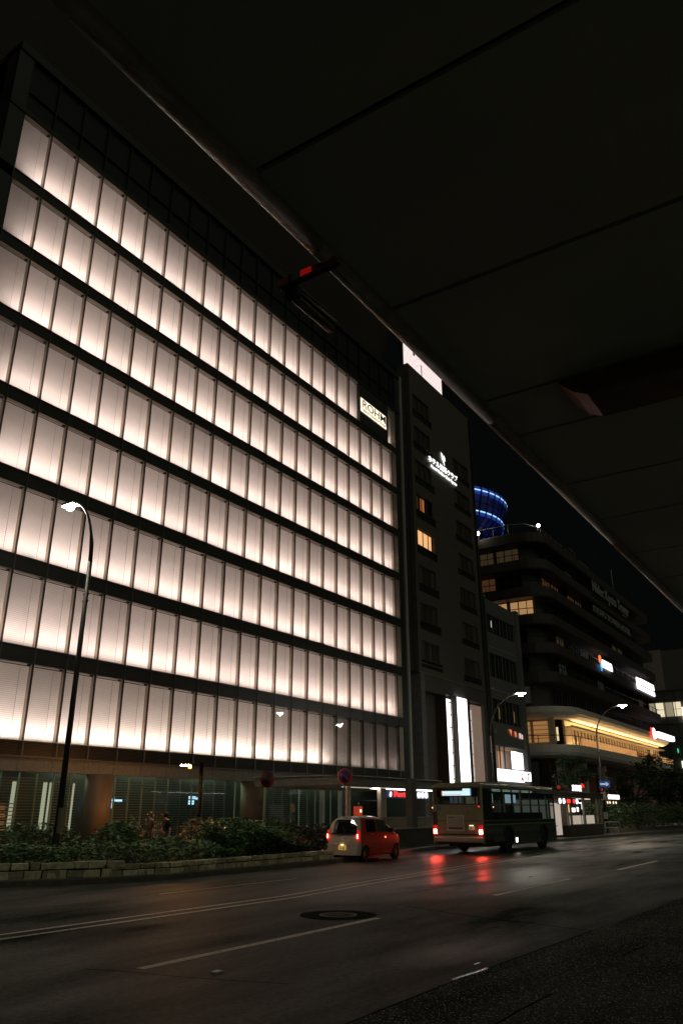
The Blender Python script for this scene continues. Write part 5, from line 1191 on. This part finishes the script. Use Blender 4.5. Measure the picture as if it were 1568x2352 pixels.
b = MB().use(M_black); b.box(BX-.004,BX+.02,BY0+.10,BY1-.10,2.82,2.86); b.box(BX-.004,BX+.02,BY0+.10,BY1-.10,2.10,2.14); b.box(BX-.004,BX+.02,BY0+.10,BY0+.22,2.14,2.82); b.box(BX-.004,BX+.02,BY1-.22,BY1-.10,2.14,2.82); b.box(BX+.12,BX+.2,BY0+.25,BY1-.22,2.45,2.84)
b.box(BX-.006,BX,BY0+.10,BY1-.07,1.395,1.42); b.box(BX-.006,BX,BY0+.10,BY1-.07,.80,.86); b.box(BX-.008,BX,BY1-.24,BY1-.03,1.0,1.80); b.box(BX-.004,BX,BY0+.1,BY1-.07,1.70,1.705)
b.build('window_surround', bus)
b = MB().use(lamp_mat('led_white', (.75,.90,1), 1.9)); b.box(BX+.08,BX+.10,BY0+.62,BY1-.52,2.50,2.70); b.box(BX+.08,BX+.10,BY0+.62,BY0+1.0,2.50,2.80); b.use(lamp_mat('led_orange', (1,.22,.1), 1.2)); b.box(BX+.08,BX+.10,BY1-.52,BY1-.47,2.50,2.72); b.box(BX+.07,BX+.079,BY0+1.1,BY1-.60,2.535,2.55)
b.use(lamp_mat('led_blue', (.1,.4,1), 1.2)); b.box(BX+.08,BX+.10,BY0+.58,BY0+.62,2.50,2.80); b.build('destination_display', bus)
b = MB().use(mat('ad_frame', (.42,.40,.33), .5)); b.box(BX-.03,BX,16.20,17.06,.98,1.66); b.use(mat('ad_face', (.27,.26,.21), .5)); b.box(BX-.034,BX-.031,16.24,17.02,1.02,1.62); b.use(M_black); b.box(BX-.036,BX-.0345,16.28,16.98,1.06,1.13); b.box(BX-.036,BX-.0345,16.72,16.96,1.545,1.575); b.build('advert_frame', bus)
b = MB().use(mat('plate_green', (.4,.42,.35), .5, emit=(1,.75,.4), es=.12)); b.box(BX-.03,BX,15.70,15.98,1.03,1.18); b.use(lamp_mat('plate_lamp2', (1,.72,.35), 4)); b.box(BX-.04,BX-.02,15.75,15.82,1.20,1.225); b.box(BX-.04,BX-.02,15.86,15.93,1.20,1.225); b.use(M_black); b.text('20', .1, BACK(BX-.031,15.93,1.06), .002); b.build('number_plate', bus)
b = MB().use(mat('wheelchair_mark', (.05,.09,.16), .5)); b.box(BX-.01,BX,17.35,17.58,1.84,2.06); b.use(mat('mark_pale', (.3,.3,.28), .5)); b.tube([(BX-.014,17.47,2.0),(BX-.014,17.47,1.92),(BX-.014,17.42,1.89)], .012, 5); b.build('badge', bus)
b = MB().use(mat('bumper_grey', (.30,.27,.23), .5)); b.box(BX-.06,BX+.2,BY0+.03,BY1-.03,.50,.74); b.build('bumper', bus, bevel=.05)
for y in (BY0+.14, BY1-.14):
    b = MB().use(mat('tail_lens', (.25,.01,.008))); b.box(BX-.035,BX+.0,y-.11,y+.11,.80,1.22); tl = b.build('tail_light', bus, bevel=.02)
    b = MB().use(lamp_mat('brake_core_bus', (1,.07,.04), 200)); b.box(BX-.05,BX-.034,y-.075,y+.075,.86,1.04); b.build('brake_light', tl, bevel=.01)
b = MB().use(lamp_mat('marker_red', (1,.03,.02), 1.2)); b.cyl((BX-.012,BY0+.19,2.02), .04, .012, 12, 'x'); b.use(lamp_mat('marker_amber', (1,.45,.1), 3)); b.box(BX+.02,BX+.1,BY1+.0,BY1+.03,1.95,2.0); b.use(mat('hatch_gap', (.03,.03,.02), .5)); b.box(BX-.008,BX,16.9,17.1,1.78,1.80); b.box(BX-.008,BX,15.9,16.1,1.78,1.80); b.build('marker_light', bus)
b = MB().use(M_black); b.box(BX+.2,BX+9.6,BY0+.05,BY1-.05,.42,.62); b.box(BX+1.0,BX+3.6,BY0+.3,BY1-.3,.3,.5); b.box(BX+.15,BX+9.55,BY0+.06,BY1-.06,.62,.66); b.build('floor', bus)
b = MB().use(mat('seat_blue', (.04,.05,.06), .8))
for x in (1.3,2.2,3.1,4.0,5.2,6.1,7.0,8.0):
    for y in (BY0+.15, BY1-.95): b.box(BX+x,BX+x+.12,y,y+.8,.66,1.75); b.box(BX+x+.12,BX+x+.5,y,y+.8,1.0,1.12)
b.build('seat', bus)
b = MB().use(mat('grab_pole', (.5,.45,.2), .4))
for x in (2.0,4.5,6.8): b.tube([(BX+x,16.1,.66),(BX+x,16.1,2.78)], .02, 6); b.tube([(BX+x,17.0,.66),(BX+x,17.0,2.78)], .02, 6)
b.build('grab_pole', bus)
b = MB().use(lamp_mat('bus_ceiling_light', (.75,1,.85), .9)); b.box(BX+1.0,BX+9.0,16.2,16.3,2.76,2.785); b.build('ceiling_light', bus)
b = MB().use(lamp_mat('bus_screen_green', (.50,.85,.60), .62)); b.box(BX+2.15,BX+3.45,16.2,16.23,2.18,2.62); b.use(lamp_mat('bus_screen_blue', (.55,.75,.95), .62)); b.box(BX+5.1,BX+6.0,16.2,16.23,2.2,2.62); b.box(BX+6.2,BX+6.5,16.2,16.23,2.22,2.62); b.build('screen', bus)
b = MB().use(lamp_mat('bus_windshield_glow', (.7,.8,.7), .12)); b.box(BX+9.5,BX+9.55,BY0+.3,BY1-.3,1.4,2.4); b.build('front_glow', bus)
for cx in (2.9, 7.75):
    for y, o in ((BY0+.17,-1),(BY1-.17,1)): wheel(bus, BX+cx, y, .48, .27, o, mat('bus_rim', (.12,.12,.12), .4, .6), 8)
b = MB().use(lamp_mat('low_white_lamp', (1,.93,.75), 5)); b.box(BX+3.75,BX+3.95,BY0-.02,BY0-.002,.42,.62); b.use(lamp_mat('side_amber', (1,.5,.3), 2)); b.cyl((BX+1.2,BY0-.02,2.0), .03, .02, 8, 'y'); b.build('side_lamp', bus)

# ================================================================= canopy overhead
CZ = 4.86
cp = thing('bus_stop_canopy', 'grey panelled canopy overhead edged with a long round steel tube', 'canopy', (2,2.03,CZ))
seams = [-6,-4.6,-3.2,-1.8,-.4,.9,2.25,3.60,5.03,5.74,6.99,8.15,9.58,10.92,12.3,13.7]+[15.1+1.4*k for k in range(18)]
M_cp = mat('canopy_panel', (.46,.51,.44), .36, .0, noise=.12, nscale=.7, bump=.08, bscale=2, stretch=(1,.3,1))
b = MB().use(M_cp)
for a, c in zip(seams, seams[1:]): b.box(a+.018,c-.018,-4,2.0,CZ,CZ+.03)
b.build('panel', cp)
b = MB().use(M_black); b.box(-6,40,-4,1.98,CZ+.045,CZ+.09); b.box(-6,40,2.0,2.03,CZ+.02,CZ+.12); b.build('backing', cp)
b = MB().use(mat('tube_steel', (.46,.44,.37), .42, .15, noise=.25, nscale=6, bump=.25, bscale=35))
jt = [-6,.95,2.85,5.3,8.9,12.9,17,21,25,29,33,37,40]
for a, c in zip(jt, jt[1:]):
    b.tube([(a,2.04,CZ-.006),(a+.006,2.04,CZ-.006),(c-.008,2.04,CZ-.006)], [.052,.056,.056], 16)
b.build('edge_tube', cp)
b = MB().use(M_black)
for a in jt[1:]: b.tube([(a-.01,2.04,CZ-.006),(a+.01,2.04,CZ-.006)], .047, 14)
b.build('tube_joint', cp)
b = MB().use(mat('beam_brown', (.17,.115,.085), .45, .2, noise=.15)); b.prism([(-4,CZ-.17),(1.2,CZ-.17),(1.30,CZ-.12),(1.42,CZ-.002),(-4,CZ-.002)], 5.04, 5.46, 'x'); b.build('beam', cp, bevel=.01)
for x in (12.3, 19.3, 26.3):
    b = MB().use(mat('beam_brown', (.2,.1,.1))); b.prism([(-4,CZ-.17),(1.2,CZ-.17),(1.42,CZ-.002),(-4,CZ-.002)], x+.02, x+.45, 'x'); b.build('beam', cp)
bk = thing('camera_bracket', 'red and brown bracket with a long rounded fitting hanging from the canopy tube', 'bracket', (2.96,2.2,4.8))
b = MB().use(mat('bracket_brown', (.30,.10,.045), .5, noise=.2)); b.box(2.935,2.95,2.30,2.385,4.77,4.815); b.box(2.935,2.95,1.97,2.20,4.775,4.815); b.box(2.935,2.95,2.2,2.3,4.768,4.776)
b.use(mat('bracket_red', (.8,.02,.02), .4, emit=(1,.02,.01), es=.14)); b.box(2.932,2.9345,2.14,2.215,4.775,4.815); b.build('channel', bk)  # red face given weak emission of its own to look lit
b = MB().use(M_black); b.box(2.952,2.985,1.97,2.385,4.775,4.79); b.box(2.97,3.02,2.27,2.35,4.70,4.77); b.box(2.93,2.97,2.28,2.30,4.77,4.82); b.use(M_hoop); b.cyl((3.0,2.06,4.762), .006, .01, 8); b.cyl((2.96,2.375,4.762), .006, .01, 8); b.build('clamp', bk)
b = MB().use(mat('fitting_grey', (.20,.19,.155), .45, noise=.3, nscale=20)); b.tube([(3.03,2.33,4.735),(3.045,2.33,4.735),(3.42,2.33,4.735),(3.435,2.33,4.735)], [.018,.028,.028,.016], 14)
b.tube([(3.02,2.27,4.76),(3.40,2.27,4.765)], .008, 6); b.build('fitting', bk)
